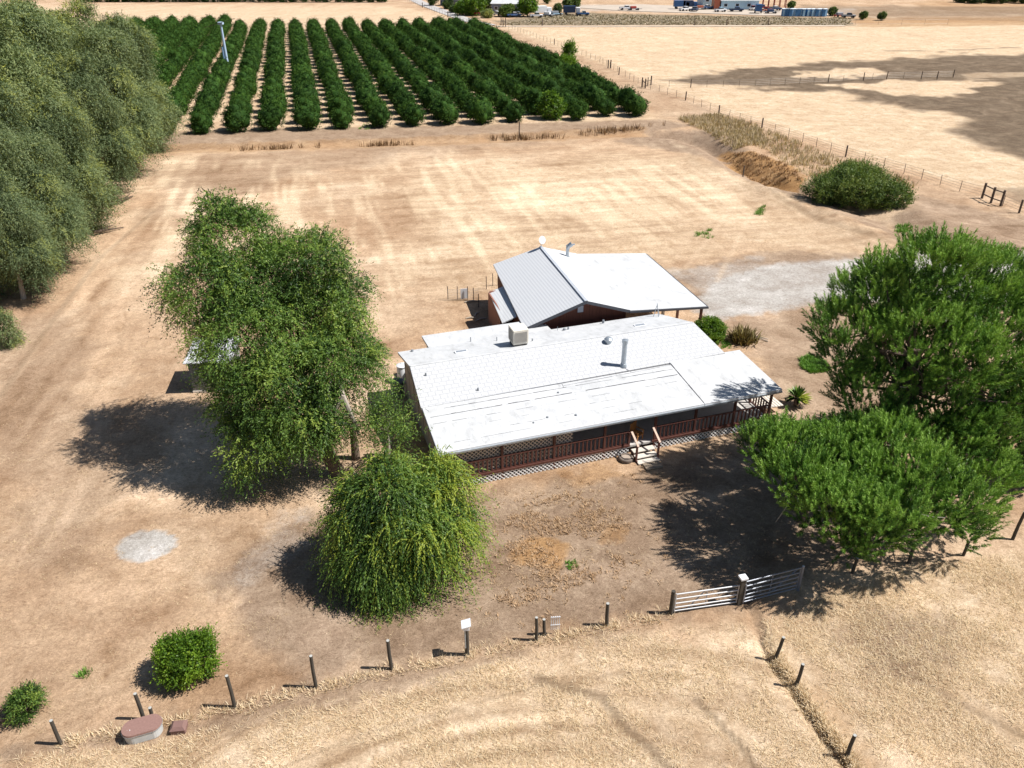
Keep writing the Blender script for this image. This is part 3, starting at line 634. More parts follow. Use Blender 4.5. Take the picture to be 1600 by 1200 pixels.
# roof furniture
ac = MB().box(6.85, 7.85, 8.2, 9.2, 3.78, 4.75).build('cooler', plain('cooler_cream', (.70, .66, .58), .6, .05, 3), house, bevel=.03)
g = MB()
for k in range(12): g.box(6.97 + k * .067, 7.01 + k * .067, 8.17, 8.198, 3.92, 4.62)
g.build('grille', plain('cooler_grille', (.40, .38, .35), .6, .1, 4), ac)
g = MB()
for k in range(12): g.box(6.82, 6.848, 8.32 + k * .067, 8.36 + k * .067, 3.92, 4.62)
g.build('grille', MATS['cooler_grille'], ac)
for x in (6.9, 7.7): MB().box(x, x + .1, 8.3, 9.1, 3.5, 3.78).build('cooler_stand', darktrim, ac)
MB().lathe([(.16, 3.16), (.24, 3.17), (.17, 3.35), (.15, 3.36), (.15, 4.75), (.19, 4.76), (.19, 4.95), (.05, 5.0)], (12.68, 4.62, 0), 16).build('stovepipe', galv, house, smooth=True)
MB().lathe([(.2, 3.64), (.2, 3.82), (.27, 3.84), (.27, 3.93), (.18, 4.02), (.05, 4.06)], (12.7, 6.9, 0), 16).build('roof_vent', galv, house, smooth=True)
for x, y in ((3.67, 8.85), (15.83, 8.75)):
    f = MB().box(x - .4, x + .4, y - .16, y + .16, 3.35, 3.60).build('skylight', whitetrim, house); MB().box(x - .33, x + .33, y - .1, y + .1, 3.601, 3.615).build('skylight_pane', plain('skylight_glass', (.25, .28, .32), .2, .1, 3), f)
for x, y, h, r in ((4.85, 10.9, .3, .03), (.95, 10.6, .12, .08), (.9, 6.5, .14, .05), (3.5, 4.6, .12, .05), (6.4, 10.2, .25, .03), (8.35, 8.9, .18, .04), (11.1, 10.3, .12, .1), (11.4, 10.35, .16, .06), (14.05, 10.6, .22, .08), (10.7, 10.5, .25, .02), (7.9, 3.2, .06, .05), (5.6, 1.0, .05, .05), (6.5, 1.25, .05, .06), (8.1, 1.0, .05, .07)):
    z = (3.82 - abs(y - 7.45) * .21) if y > 3.95 else zroof(x, y)
    MB().lathe([(r * 1.6, z - .05), (r, z + .04), (r, z + h), (r * .4, z + h + .02)], (x, y, 0), 8).build('vent_pipe', plain('grey_pipe', (.22, .24, .27), .6, .15, 5), house, smooth=True)
MB().tube([(17.7, 10.4, 3.15), (17.95, 10.5, 3.95)], .022, 6).tube([(18.25, 10.5, 3.1), (17.95, 10.5, 3.95)], .022, 6).tube([(17.95, 10.1, 3.2), (17.95, 10.5, 4.1)], .025, 6).build('antenna_tripod', galv, house)
# back door landing
MB().box(.9, 2.2, 11.0, 11.9, .0, .6).build('back_landing', palewood, house)
MB().bar((.95, 11.9, .6), (.95, 11.9, 1.5), .05).bar((2.15, 11.9, .6), (2.15, 11.9, 1.5), .05).bar((.95, 11.9, 1.5), (2.15, 11.9, 1.5), .05).build('landing_rail', galv, house)

def hloc(u, v, z=0):
    return (HO[0] + u * math.cos(HA) - v * math.sin(HA), HO[1] + u * math.sin(HA) + v * math.cos(HA), z)
# things by the house
ch = empty('wooden_chair', hloc(11.8, .62, .57), HA + .5, 'orange-brown wooden chair at the top of the front porch steps', 'chair')
cw = plain('orange_wood', (.42, .19, .06), .5, .15, 6)
MB().box(-.3, .3, -.28, .28, .38, .43).build('seat', cw, ch); 
bk = MB()
for k in range(5): bk.box(-.28 + k * .125, -.20 + k * .125, .26, .29, .43, .98)
bk.box(-.3, .3, .25, .30, .98, 1.04); bk.build('backrest', cw, ch)
for sx in (-.27, .27):
    for sy in (-.25, .25): MB().box(sx - .025, sx + .025, sy - .025, sy + .025, 0, .38 if sy > 0 else .62).build('leg', cw, ch)
    MB().box(sx - .04, sx + .04, -.3, .3, .62, .65).build('armrest', cw, ch)
tp = empty('round_planter', (*G(978, 718)[:2], 0), 0, 'round low brown planter on the ground left of the porch steps', 'planter')
MB().lathe([(.36, 0), (.42, .03), (.42, .16), (.38, .2), (.30, .2), (.28, .13)], (0, 0, 0), 24).build('rim', plain('planter_brown', (.16, .13, .11), .8, .2, 6), tp, smooth=True)
MB().lathe([(.30, .12), (.28, .15)], (0, 0, 0), 20).build('soil', plain('dry_soil', (.36, .30, .25), .9, .2, 12), tp)
mat_ = empty('wooden_walk', hloc(11.9, -1.55), HA, 'weathered plank walk lying at the foot of the porch steps', 'plank walk')
for k in range(6): MB().box(-.5, .5, -.12 + k * .11, -.03 + k * .11, .0, .07 + .004 * (k % 2)).build('plank', plain('grey_plank', (.30, .24, .18), .8, .15, 8), mat_)
for nm, x, y, r, h, m, lab, cat in (('water_tank', 630, 596, .36, 1.15, plain('tank_white', (.75, .77, .8), .4, .04, 3), 'white tank standing against the left house wall', 'tank'),
                               ('rubbish_bin', 622, 618, .42, 1.0, plain('bin_grey', (.13, .135, .15), .6, .1, 4), 'dark grey round bin in the shade left of the house', 'bin')):
    g0 = G(x, y); e = empty(nm, (g0[0], g0[1], 0), 0, lab, cat)
    MB().lathe([(r * .85, 0), (r, .05), (r, h), (r * .95, h + .03)], (0, 0, 0), 20).build('body', m, e, smooth=True)
    MB().lathe([(r * 1.06, h + .03), (r * 1.06, h + .09), (r * .6, h + .18), (.05, h + .2)], (0, 0, 0), 20).build('lid', m, e, smooth=True)
    MB().tube([(-.12, 0, h + .18), (-.08, 0, h + .25), (.08, 0, h + .25), (.12, 0, h + .18)], .018, 6).build('lid_handle', m, e)

# ================================================================ GARAGE
GA = math.radians(16); GO = G(916, 470.5, 4.6)
gar = empty('garage', (GO[0], GO[1], 0), GA, 'dark red-brown garage behind the house with white corrugated roof and open carport', 'garage')
def corr_mat(name, c1, c2, period):
    m, t, b = new_mat(name); co = obj_co(t); sp = t.nodes.new('ShaderNodeSeparateXYZ'); t.links.new(co, sp.inputs[0])
    n = noise(t, .9, 5, .7, .5, co).outputs[0]
    wv = math_(t, 'SINE', math_(t, 'MULTIPLY', math_(t, 'ADD', sp.outputs[0], math_(t, 'MULTIPLY', n, .03)), 2 * math.pi / period)); f = math_(t, 'MULTIPLY', math_(t, 'ADD', wv, 1), .5)
    k = math_(t, 'MULTIPLY', math_(t, 'POWER', f, 2.5), math_(t, 'ADD', .25, math_(t, 'MULTIPLY', n, .9)))
    t.links.new(mixc(t, k, c1, c2), b.inputs['Base Color']); b.inputs['Roughness'].default_value = .6; bump(t, f, .12, .03, b); return m
corr = corr_mat('corrugated_white', (.60, .62, .65), (.47, .49, .53), .2)
corr2 = corr_mat('corrugated_pale', (.62, .64, .66), (.50, .52, .55), .2)
barn = plain('barn_boards', (.11, .035, .022), .8, .3, 2.5, stretch=(6, 6, .4))
gl_ = MB().slab([(-4.25, .25, 3.0), (0, .0, 4.6), (.3, 10.9, 4.6), (-3.35, 11.75, 3.2)], .10).build('left_roof', corr, gar)
MB().slab([(-5.1, 2.7, 2.42), (-4.06, 2.7, 2.80), (-3.45, 8.1, 2.84), (-4.65, 8.15, 2.45)], .08).build('lean_to_roof', corr2, gar)
MB().slab([(0.004, .0, 4.6), (3.37, .4, 3.33), (3.7, 11.85, 3.33), (.304, 10.9, 4.6)], .10).build('right_roof', white, gar)
MB().slab([(3.374, .4, 3.32), (9.6, .75, 2.72), (9.85, 11.9, 2.72), (3.704, 11.85, 3.32)], .12).build('carport_roof', white, gar)
MB().bar((0, -.01, 4.62), (.3, 10.92, 4.62), .22, .05).build('ridge_cap', plain('ridge_metal', (.42, .45, .5), .5, .1, 3), gar)
MB().bar((-4.27, .2, 2.93), (0, -.04, 4.53), .05, .2).bar((0, -.04, 4.53), (3.4, .36, 3.26), .05, .2).build('verge_board', darktrim, gar)
MB().bar((3.4, .34, 3.22), (9.7, .7, 2.62), .08, .14).bar((9.7, .7, 2.60), (9.95, 11.9, 2.60), .08, .14).build('carport_gutter', darktrim, gar)
# walls
gw = MB().prism([(-3.95, 0), (3.25, 0), (3.25, 3.2), (0, 4.42), (-3.95, 2.95)], .62, .74).build('front_wall', barn, gar)
MB().prism([(-3.3, 0), (3.45, 0), (3.45, 3.2), (.3, 4.42), (-3.2, 3.1)], 10.4, 10.5).build('rear_wall', barn, gar)
MB().slab([(-3.95, .75, 2.9), (-3.85, .75, 2.9), (-3.25, 10.4, 3.05), (-3.35, 10.4, 3.05)], 3.0).build('left_wall', barn, gar)
MB().slab([(3.15, .75, 3.15), (3.25, .75, 3.15), (3.45, 10.4, 3.15), (3.35, 10.4, 3.15)], 3.2).build('right_wall', barn, gar)
MB().box(-.35, .05, .58, .618, 3.55, 4.0).build('gable_vent', plain('vent_grey', (.35, .38, .45), .6, .1, 3), gar)
MB().box(-4.75, -4.65, 4.6, 8.0, 0, 2.5).box(-4.65, -3.6, 7.9, 8.0, 0, 2.6).build('lean_to_wall', plain('faded_red_boards', (.30, .14, .10), .8, .2, 2.5, stretch=(6, 6, .4)), gar)
MB().box(-4.95, -4.83, 2.9, 3.02, 0, 2.4).build('lean_to_post', redwood, gar)
for x, y in ((9.45, 1.15), (9.5, 4.7), (9.6, 8.2), (9.7, 11.5), (6.3, 1.0), (6.5, 1.35)): MB().box(x - .08, x + .08, y - .08, y + .08, 0, 2.9 - .08 * (x - 7) if x > 7 else 2.85).build('carport_post', redwood if x > 7 else palewood, gar)
MB().box(4.2, 5.8, 10.9, 11.6, 0, 1.1).build('workbench', palewood, gar)
# dish and flue
MB().tube([(.28, 10.75, 4.6), (.28, 10.75, 5.05)], .03, 6).build('dish_mast', galv, gar)
d = MB().lathe([(.02, .0), (.16, .03), (.30, .11), (.32, .13)], (0, 0, 0), 18).build('satellite_dish', plain('dish_grey', (.62, .65, .7), .4, .05, 3), gar, smooth=True); d.location = (.28, 10.70, 5.2); d.rotation_euler = (math.radians(70), 0, math.radians(20))
MB().lathe([(.22, 3.75), (.13, 3.95), (.13, 4.5)], (2.3, 10.2, 0), 12).tube([(2.3, 10.2, 4.45), (2.34, 10.2, 4.65), (2.62, 10.15, 4.85)], [.15, .17, .2], 12).tube([(2.15, 10.2, 4.75), (2.85, 10.15, 4.8)], [.05, .07], 8).build('flue', galv, gar, smooth=True)
# ---- small shed under the big tree
SG = G(303, 614)
sh = empty('garden_shed', (SG[0], SG[1], 0), math.radians(4), 'small grey shed with white roof half hidden under the big tree', 'shed')
MB().box(0, 2.6, 0, 2.6, 0, 2.25).build('wall', corr_mat('grey_siding', (.24, .25, .24), (.14, .14, .15), .2), sh)
MB().slab([(-.2, -.2, 2.28), (2.8, -.2, 2.28), (2.8, 2.8, 2.65), (-.2, 2.8, 2.65)], .06).build('roof', white, sh)
MB().box(-.03, 2.63, -.06, -.003, .0, .16).build('skirting', palewood, sh)
MB().box(.8, 1.6, -.05, -.004, .18, 2.0).build('door', plain('shed_door', (.22, .21, .2), .7, .1, 3), sh)

# ---- pen of boards and wire left of the garage
def fence_post(mb, p, h, r=.06, lean=(0, 0), n=8):
    mb.tube([(p[0], p[1], p[2] - .2), (p[0] + lean[0] * h, p[1] + lean[1] * h, p[2] + h)], r, n); return mb
pg = G(700, 470); pen = empty('wire_pen', (pg[0], pg[1], 0), 0, 'loose wire pen with a pale board left of the garage', 'pen')
pw = plain('old_post', (.10, .075, .06), .85, .25, 8, stretch=(1, 1, .25))
pts = [(700, 468), (715, 468), (731, 468), (740, 470), (748, 480), (760, 452), (770, 447), (778, 446)]
for q in pts:
    g0 = G(*q); MB().tube([(g0[0] - pg[0], g0[1] - pg[1], -.1), (g0[0] - pg[0], g0[1] - pg[1], 1.15)], .035, 6).build('post', pw, pen)
a, b = G(720, 468), G(731, 467); MB().bar((a[0] - pg[0], a[1] - pg[1], .5), (b[0] - pg[0], b[1] - pg[1], .5), .03, .85).build('pale_board', whitetrim, pen)
wm = MB(); a, b = G(700, 468), G(748, 469)
for k in range(7): wm.bar((0, 0 + .0 * k, .15 + k * .14), (b[0] - pg[0], b[1] - pg[1], .15 + k * .14), .008)
for k in range(30): x = (b[0] - pg[0]) * k / 29; wm.bar((x, .0, .1), (x, .0, 1.0), .008)
wm.build('wire_mesh', galv, pen)
for k, (x, y, rz, L) in enumerate(((738, 472, .2, 1.3), (745, 492, 1.2, .9), (752, 500, .6, 1.0), (736, 498, .1, .8))):
    g0 = G(x, y); e = MB().tube([(-L / 2, 0, .05), (0, .08, .09), (L / 2, -.03, .05)], [.05, .07, .04], 7).build('old_log', plain('bleached_wood', (.38, .33, .27), .8, .2, 5, stretch=(.4, 4, 4)))
    e.location = (g0[0], g0[1], 0); e.rotation_euler = (0, 0, rz); tag(e, ['bleached log lying beside the wire pen', 'short weathered log in front of the wire pen', 'crooked log near the lean-to shadow', 'small branch lying left of the lean-to shadow'][k], 'log')
# ================================================================ TREES
UPV = np.array([.45, -.1, .8])
def nrm(v): return v / (np.linalg.norm(v, axis=-1, keepdims=True) + 1e-9)
def rdir(n, up=0.0):
    v = rng.normal(0, 1, (n, 3)); v[:, 2] += up; return nrm(v)
def sprays(c, out, L, droop, nleaf, ll, lw, tint, jit=.5, spread=.8, tw=.12, face=None):
    """c, out (n,3): drooping (or rising) twigs carrying small diamond leaves"""
    n = len(c); tint = tint + rng.normal(0, .13, n); d0 = nrm(nrm(out) + rng.normal(0, jit, (n, 3))); Ls = L * rng.uniform(.6, 1.3, n)
    t = (np.arange(nleaf)[None] + rng.random((n, nleaf))) / nleaf
    p = c[:, None] + d0[:, None] * (Ls[:, None] * t)[..., None]
    dr = droop * rng.uniform(.5, 1.4, n)
    p[..., 2] -= dr[:, None] * Ls[:, None] * t ** 2
    tan = d0[:, None] + 0 * p; tan[..., 2] -= 2 * dr[:, None] * t; tan = nrm(tan)
    tan = tan.reshape(-1, 3); p = p.reshape(-1, 3); m = len(p)
    ld = nrm(tan + rng.normal(0, spread, (m, 3))); fc = UPV if face is None else np.repeat(face, nleaf, 0); sd = nrm(np.cross(ld, rng.normal(0, .42, (m, 3)) + fc))
    l = ll * rng.uniform(.6, 1.4, (m, 1)); wv = lw * rng.uniform(.7, 1.3, (m, 1))
    V = np.stack([p, p + ld * l * .45 + sd * wv * .5, p + ld * l, p + ld * l * .45 - sd * wv * .5], 1).reshape(-1, 3)
    F = np.arange(m * 4).reshape(m, 4)
    tt = np.clip(np.repeat(tint, nleaf) + rng.normal(0, tw, m), 0, 1)
    return V, F, np.repeat(tt, 4)
def join(parts):
    V = []; F = []; T = []; o = 0
    for v, f, t in parts: V.append(v); F.append(f + o); T.append(t); o += len(v)
    return np.concatenate(V), np.concatenate(F), np.concatenate(T)
def clump_centers(blobs, n, lo=.78, hi=1.05, up=.25):
    """points near the outer surface of a union of ellipsoids"""
    B = np.array([b[:3] for b in blobs], float); R = np.array([(b[3:6] if len(b) > 4 else (b[3],) * 3) for b in blobs], float)
    wgt = (R.prod(1)) ** (2 / 3); wgt /= wgt.sum(); i = rng.choice(len(B), n * 3, p=wgt); d = rdir(n * 3, up)
    rr = rng.uniform(lo, hi, (n * 3, 1)); p = B[i] + d * R[i] * rr; keep = np.ones(len(p), bool)
    for k in range(len(B)):
        q = np.linalg.norm((p - B[k]) / R[k], axis=1); keep &= (q > lo * .92) | (i == k)
    p, d, i = p[keep][:n], d[keep][:n], i[keep][:n]; nr = nrm(d / R[i]); return p, nr, i
def limbs(mb, base, tops, r0, fork, rng_, twist=.5):
    """trunk from base, limbs that leave it and run to the points tops"""
    base = np.array(base, float); fork = np.array(fork, float); f0 = base + (fork - base)
    mid = (base + fork) / 2 + rng_.normal(0, .12, 3) * [1, 1, 0]
    mb.tube([base - [0, 0, .3], base + [0, 0, .15], mid, fork], [r0 * 1.35, r0 * 1.1, r0 * .9, r0 * .75], 10)
    for tp in tops:
        tp = np.array(tp, float); s = base + (fork - base) * rng_.uniform(.55, 1.0); m1 = s + (tp - s) * .35 + rng_.normal(0, twist, 3) * .5 + [0, 0, .25]; m2 = s + (tp - s) * .7 + rng_.normal(0, twist, 3) * .4
        k = r0 * (.5 if len(tops) < 30 else .32) * rng_.uniform(.5, 1); mb.tube([s, m1, m2, tp], [k, k * .75, k * .45, k * .15], 6, cap=False)
barkm = plain('bark_brown', (.13, .095, .07), .9, .3, 7, stretch=(1, 1, .3), bmp=.6)
barkp = plain('bark_pale', (.36, .31, .26), .85, .25, 6, stretch=(1, 1, .3), bmp=.5)
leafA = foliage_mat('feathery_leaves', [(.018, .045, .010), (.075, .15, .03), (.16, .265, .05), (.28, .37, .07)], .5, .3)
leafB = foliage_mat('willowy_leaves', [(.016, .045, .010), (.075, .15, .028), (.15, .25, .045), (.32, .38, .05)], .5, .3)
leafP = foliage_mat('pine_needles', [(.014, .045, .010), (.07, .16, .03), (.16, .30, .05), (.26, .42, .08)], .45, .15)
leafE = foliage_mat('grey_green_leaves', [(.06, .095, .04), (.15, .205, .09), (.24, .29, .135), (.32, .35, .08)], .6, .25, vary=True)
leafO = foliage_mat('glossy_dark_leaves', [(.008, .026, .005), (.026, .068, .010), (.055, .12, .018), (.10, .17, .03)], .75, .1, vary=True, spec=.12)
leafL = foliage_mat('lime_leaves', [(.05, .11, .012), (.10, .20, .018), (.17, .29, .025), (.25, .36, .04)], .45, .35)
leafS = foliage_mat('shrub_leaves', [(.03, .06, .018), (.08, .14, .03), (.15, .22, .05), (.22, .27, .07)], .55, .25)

def leafy_tree(name, base, blobs, mat, bark, nclump, clump_r, per, spray, label, cat, group=None, fork=None, r0=.25, ntop=22, yel=None, inner=.35, up=.25, tintw=.26, top=.0, spread=.75):
    """blobs and base in world coordinates; spray = (length, droop, leaves per twig, leaf length, leaf width)"""
    b = np.array(base, float); bl = [tuple(np.array(q[:3]) - b) + tuple(q[3:]) for q in blobs]
    p, nr, idx = clump_centers(bl, nclump, up=up)
    tin = np.clip(rng.normal(.45, tintw, len(p)) + top * (nr[:, 2] - .2), 0.02, .95)  # top: upward-facing clumps tinted lighter, light from above painted in
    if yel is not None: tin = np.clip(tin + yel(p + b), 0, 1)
    pi, ni, _ = clump_centers(bl, int(nclump * inner), lo=.35, hi=.75, up=0); p2 = np.concatenate([p, pi]); n2 = np.concatenate([nr, ni]); t2 = np.concatenate([tin, np.clip(rng.normal(.2, .1, len(pi)), 0, 1)])  # inner clumps tinted darker: shade inside the crown painted in
    cr = clump_r * rng.uniform(.7, 1.35, len(p2))
    off = rdir(len(p2) * per, .2).reshape(len(p2), per, 3) * (rng.random((len(p2), per, 1)) ** .5) * cr[:, None, None]
    c = (p2[:, None] + off); out = nrm(off) * .8 + n2[:, None] * .9
    L, dr, nl, ll, lw = spray
    fc = (nrm(off) * .95 + n2[:, None] * .5 + np.array([0, 0, .25])).reshape(-1, 3)
    V, F, T = sprays(c.reshape(-1, 3), out.reshape(-1, 3), L, dr, nl, ll, lw, np.repeat(t2, per), face=fc, spread=spread)
    gnd = V[:, 2] + b[2] > .03; V[~gnd, 2] = .04 - b[2]
    root = empty(name, base, 0, label, cat, group)
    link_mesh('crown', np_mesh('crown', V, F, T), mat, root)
    mb = MB(); fk = np.array(fork if fork is not None else (b + [0, 0, 2.0])) - b
    rr = np.random.default_rng(len(p)); sel = rr.choice(len(p), min(ntop, len(p)), replace=False); limbs(mb, (0, 0, 0), [p[i] * .97 for i in sel], r0, fk, rr)
    mb.build('trunk', bark, root, smooth=True)
    return root
def W(x, y, Y): return P(x, y, Y)

# --- big feathery tree left of the house: blobs (x, y, z, radius)
def bw(x, y, Y, *r): return W(x, y, Y) + r
T1 = [bw(425, 435, 40.3, 2.3, 2.0, 1.7), bw(530, 490, 39, 1.7, 1.6, 1.6), bw(400, 460, 39, 2.4, 2.0, 1.8), bw(372, 385, 40.5, 1.9, 1.8, 1.8), bw(335, 350, 41, .9, .9, 1.1), bw(480, 425, 40, 2.7, 2.3, 1.6), bw(430, 500, 39, 3.6, 3.0, 2.6), bw(325, 450, 38, 1.8, 1.8, 1.4), bw(292, 462, 38, 1.0, 1.0, .8),
      bw(376, 535, 36.5, 2.1, 2.1, 2.1), bw(500, 500, 38.5, 2.0, 2.0, 1.9), bw(450, 590, 36.5, 2.9, 2.6, 2.4), bw(396, 635, 35.2, 1.6, 1.7, 2.0), bw(520, 560, 37, 2.0, 2.0, 1.6), bw(545, 590, 36.5, 1.3, 1.3, 1.0),
      bw(400, 690, 34.6, 2.1, 1.8, 1.5), bw(470, 650, 35, 1.9, 1.8, 1.5), bw(502, 662, 34.8, 1.2, 1.2, 1.1)]
TB1 = G(528, 742)
t1 = leafy_tree('feathery_tree', TB1, T1, leafA, barkm, 300, .80, 62, (.85, .6, 13, .14, .052), 'tall feathery green tree left of the farmhouse, the biggest in the yard', 'tree', fork=W(480, 640, 35.5), r0=.38, ntop=34, top=.12, inner=.16, spread=.78,
                yel=lambda q: .12 * (fbm(q[:, 0], q[:, 1], .35, 2, 80) > .55))
# bare bleached limb and trunk stubs of that tree
dl = MB(); r0 = np.array(TB1)
for pl, rd in (([(530, 598, 35.2), (536, 618, 34.9), (545, 640, 34.8), (556, 664, 34.8), (560, 680, 34.8)], [.09, .13, .13, .1, .05]), ([(519, 592, 35.3), (513, 610, 34.9), (514, 625, 34.6)], [.05, .07, .05]), ([(536, 618, 34.7), (524, 640, 34.5), (520, 668, 34.3)], [.09, .07, .04])):
    dl.tube([np.array(W(*q)) - r0 for q in pl], rd, 8)
dl.build('dead_limb', barkp, t1, smooth=True)
dl = MB()
for k in range(9):
    a = k * .7; q = [np.array(G(528 + 3 * math.cos(a + j), 725 + 3 * math.sin(a * 1.3 + j), .1 + .2 * (j % 3))) - r0 for j in range(5)]; dl.tube(q, [.05, .06, .06, .05, .03], 6)
dl.build('surface_root', barkp, t1, smooth=True)
stp_ = G(556, 716); sb = MB().tube([(0, 0, -.1), (.02, 0, .8), (.0, .05, 1.9)], [.26, .22, .17], 10).build('tree_stump', barkm, smooth=True); sb.location = stp_; tag(sb, 'brown broken tree stump beside the big feathery tree', 'tree stump')
# --- weeping tree in front
T2 = [bw(612, 772, 28.4, 1.9, 1.8, 1.2), bw(680, 758, 29.0, 1.4, 1.3, .9), bw(566, 805, 28.0, 1.2, 1.2, 1.1), bw(640, 830, 27.4, 2.2, 1.7, 1.4), bw(568, 865, 27, 1.1, 1.1, 1.0), bw(695, 815, 28.0, 1.0, 1.1, 1.1), bw(600, 885, 26.8, 1.2, 1.0, .8), bw(668, 872, 27, 1.3, 1.1, .8)]
t2 = leafy_tree('weeping_tree', (G(632, 905)[0], 27.2, 0), T2, leafB, barkm, 165, .46, 50, (1.3, 1.2, 20, .13, .045), 'weeping green tree with yellowish top in front of the porch corner', 'tree', fork=(G(632, 905)[0] + .2, 27.4, 1.6), r0=.24, ntop=24, up=.35, inner=.14, spread=.34,
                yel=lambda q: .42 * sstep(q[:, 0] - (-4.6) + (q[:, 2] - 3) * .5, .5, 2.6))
# --- loose sapling between them and the house wall
T3 = [bw(600, 655, 35.2, .8, .7, .9), bw(615, 690, 34.2, .7, .7, .7), bw(582, 668, 35, .6, .6, .6)]
t3 = leafy_tree('willowy_sapling', G(608, 712), T3, leafA, barkp, 46, .34, 15, (1.15, -.2, 9, .15, .045), 'thin upright green sapling against the left corner of the house', 'sapling', r0=.1, ntop=10, up=.6, inner=.2)
T3 = [bw(722, 722, 30.3, .7, .6, .5)]
# --- pines
def pine(name, base, blobs, ncl, label, group, fork, r0, per=9, dead=True, yel=None, mat=None):
    b = np.array(base, float); bl = [tuple(np.array(q[:3]) - b) + tuple(q[3:]) for q in blobs]
    p, nr, _ = clump_centers(bl, ncl, lo=.80, up=.5); pi, ni, _ = clump_centers(bl, int(ncl * .22), lo=.4, hi=.72, up=.2); k = len(p)
    tin = np.concatenate([np.clip(rng.normal(.40, .24, k) + .32 * nr[:, 2], .05, .98), np.clip(rng.normal(.22, .1, len(pi)), 0, 1)]); p = np.concatenate([p, pi]); nr = np.concatenate([nr, ni])  # light painted into the tint: upward tufts brighter, inner ones darker
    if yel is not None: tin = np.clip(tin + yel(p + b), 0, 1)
    off = rdir(len(p) * per, .1).reshape(len(p), per, 3) * rng.random((len(p), per, 1)) ** .5 * .5; off[..., 2] *= .7
    c = (p[:, None] + off).reshape(-1, 3); d = nrm(nr[:, None] * .75 + nrm(off) * .45 + np.array([0, 0, 1.0])).reshape(-1, 3); n = len(c); tn = np.repeat(tin, per)
    L = rng.uniform(.4, .72, n); m = 36; t = (np.arange(m)[None] + rng.random((n, m))) / m
    q = c[:, None] + d[:, None] * (L[:, None] * t)[..., None]
    rad = nrm(np.cross(d[:, None], rng.normal(0, 1, (n, m, 3)))); nd = nrm(rad * .75 + d[:, None] * .85); nl = rng.uniform(.14, .23, (n, m, 1)) * (1.1 - .35 * t[..., None])
    sd = nrm(np.cross(nd, rng.normal(0, .6, (n, m, 3)) + (nrm(off) * .8 + nr[:, None] * .5 + np.array([0, 0, .35])).reshape(-1, 1, 3))) * .019
    V = np.stack([q - sd, q + sd, q + nd * nl], 2).reshape(-1, 3); F = np.arange(n * m * 3).reshape(-1, 3)
    T = np.repeat(np.clip(np.repeat(tn, m) + rng.normal(0, .08, n * m) + .1 * t.ravel(), 0, 1), 3)
    V[:, 2] = np.maximum(V[:, 2], .05 - b[2])
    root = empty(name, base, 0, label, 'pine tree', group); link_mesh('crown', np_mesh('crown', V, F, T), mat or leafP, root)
    mb = MB(); rr = np.random.default_rng(ncl); sel = rr.choice(k, min(46, k), replace=False); limbs(mb, (0, 0, 0), [p[i] for i in sel], r0, np.array(fork) - b, rr, .7); mb.build('trunk', barkm, root, smooth=True)
    if dead:
        mb = MB()
        for i in rr.choice(k, 16, replace=False):
            s = p[i] * np.array([.96, .96, .97]); e = s + rr.normal(0, .6, 3) - [0, .25, .0]; MB().tube([s, (s + e) / 2 + rr.normal(0, .08, 3), e], [.024, .017, .008], 4, cap=False).build('bare_twig', plain('pale_twig', (.42, .38, .33), .8, .15, 6), root)
    return root
PB = (19.6, 33.6, 0)
P1 = [bw(1462, 412, 35.2, 1.1, 1.1, .9), bw(1352, 475, 38.6, 1.8, 1.8, 1.5), bw(1440, 480, 39, 2.2, 2.0, 1.8), bw(1540, 500, 39, 2.2, 2.0, 1.8), bw(1375, 438, 35.8, .9, .9, .9), bw(1465, 425, 35.5, 2.2, 2.0, 1.5), bw(1385, 470, 35.5, 1.7, 1.8, 1.6), bw(1540, 450, 36, 2.4, 2.2, 1.6), bw(1338, 535, 34.8, 1.8, 1.8, 1.8), bw(1450, 660, 34.5, 3.0, 1.8, 1.6), bw(1535, 610, 34, 2.0, 1.9, 1.7), bw(1500, 560, 33, 2.0, 1.8, 1.6), bw(1400, 590, 35.5, 2.4, 1.8, 2.0), bw(1540, 680, 33.5, 1.8, 1.6, 1.4), bw(1430, 540, 34, 2.6, 2.4, 2.2), bw(1550, 540, 34.5, 2.6, 2.4, 2.0),
      bw(1303, 512, 34.7, .9, 1.1, 1.1), bw(1365, 620, 34, 2.0, 2.0, 1.4), bw(1480, 630, 33.3, 2.6, 2.2, 1.5), bw(1570, 620, 33.5, 1.6, 2.0, 1.6), bw(1620, 500, 36, 2.4, 2.4, 2.4)]
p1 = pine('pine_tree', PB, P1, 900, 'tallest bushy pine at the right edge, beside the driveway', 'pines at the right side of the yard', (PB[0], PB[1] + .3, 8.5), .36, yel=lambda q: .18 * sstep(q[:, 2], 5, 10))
P2 = [bw(1222, 700, 31.2, 1.5, 1.4, .85), bw(1188, 702, 31.2, 1.0, 1.1, .8), bw(1275, 705, 31.2, 1.3, 1.3, .9), bw(1325, 690, 32.2, 1.3, 1.3, .8), bw(1318, 835, 26.8, 1.2, 1.2, .8), bw(1245, 745, 29.0, 1.7, 1.5, 1.0), bw(1300, 790, 27.4, 1.9, 1.6, 1.1), bw(1345, 832, 26.6, 1.4, 1.2, .9), bw(1320, 720, 30.0, 1.5, 1.6, 1.0)]
B2 = G(1268, 850); pine('pine_tree', (B2[0], 31.4, 0), P2, 330, 'low spreading pine reaching towards the right end of the porch', 'pines at the right side of the yard', (B2[0] + .3, 31.5, 2.2), .22, yel=lambda q: .06 + 0 * q[:, 0])
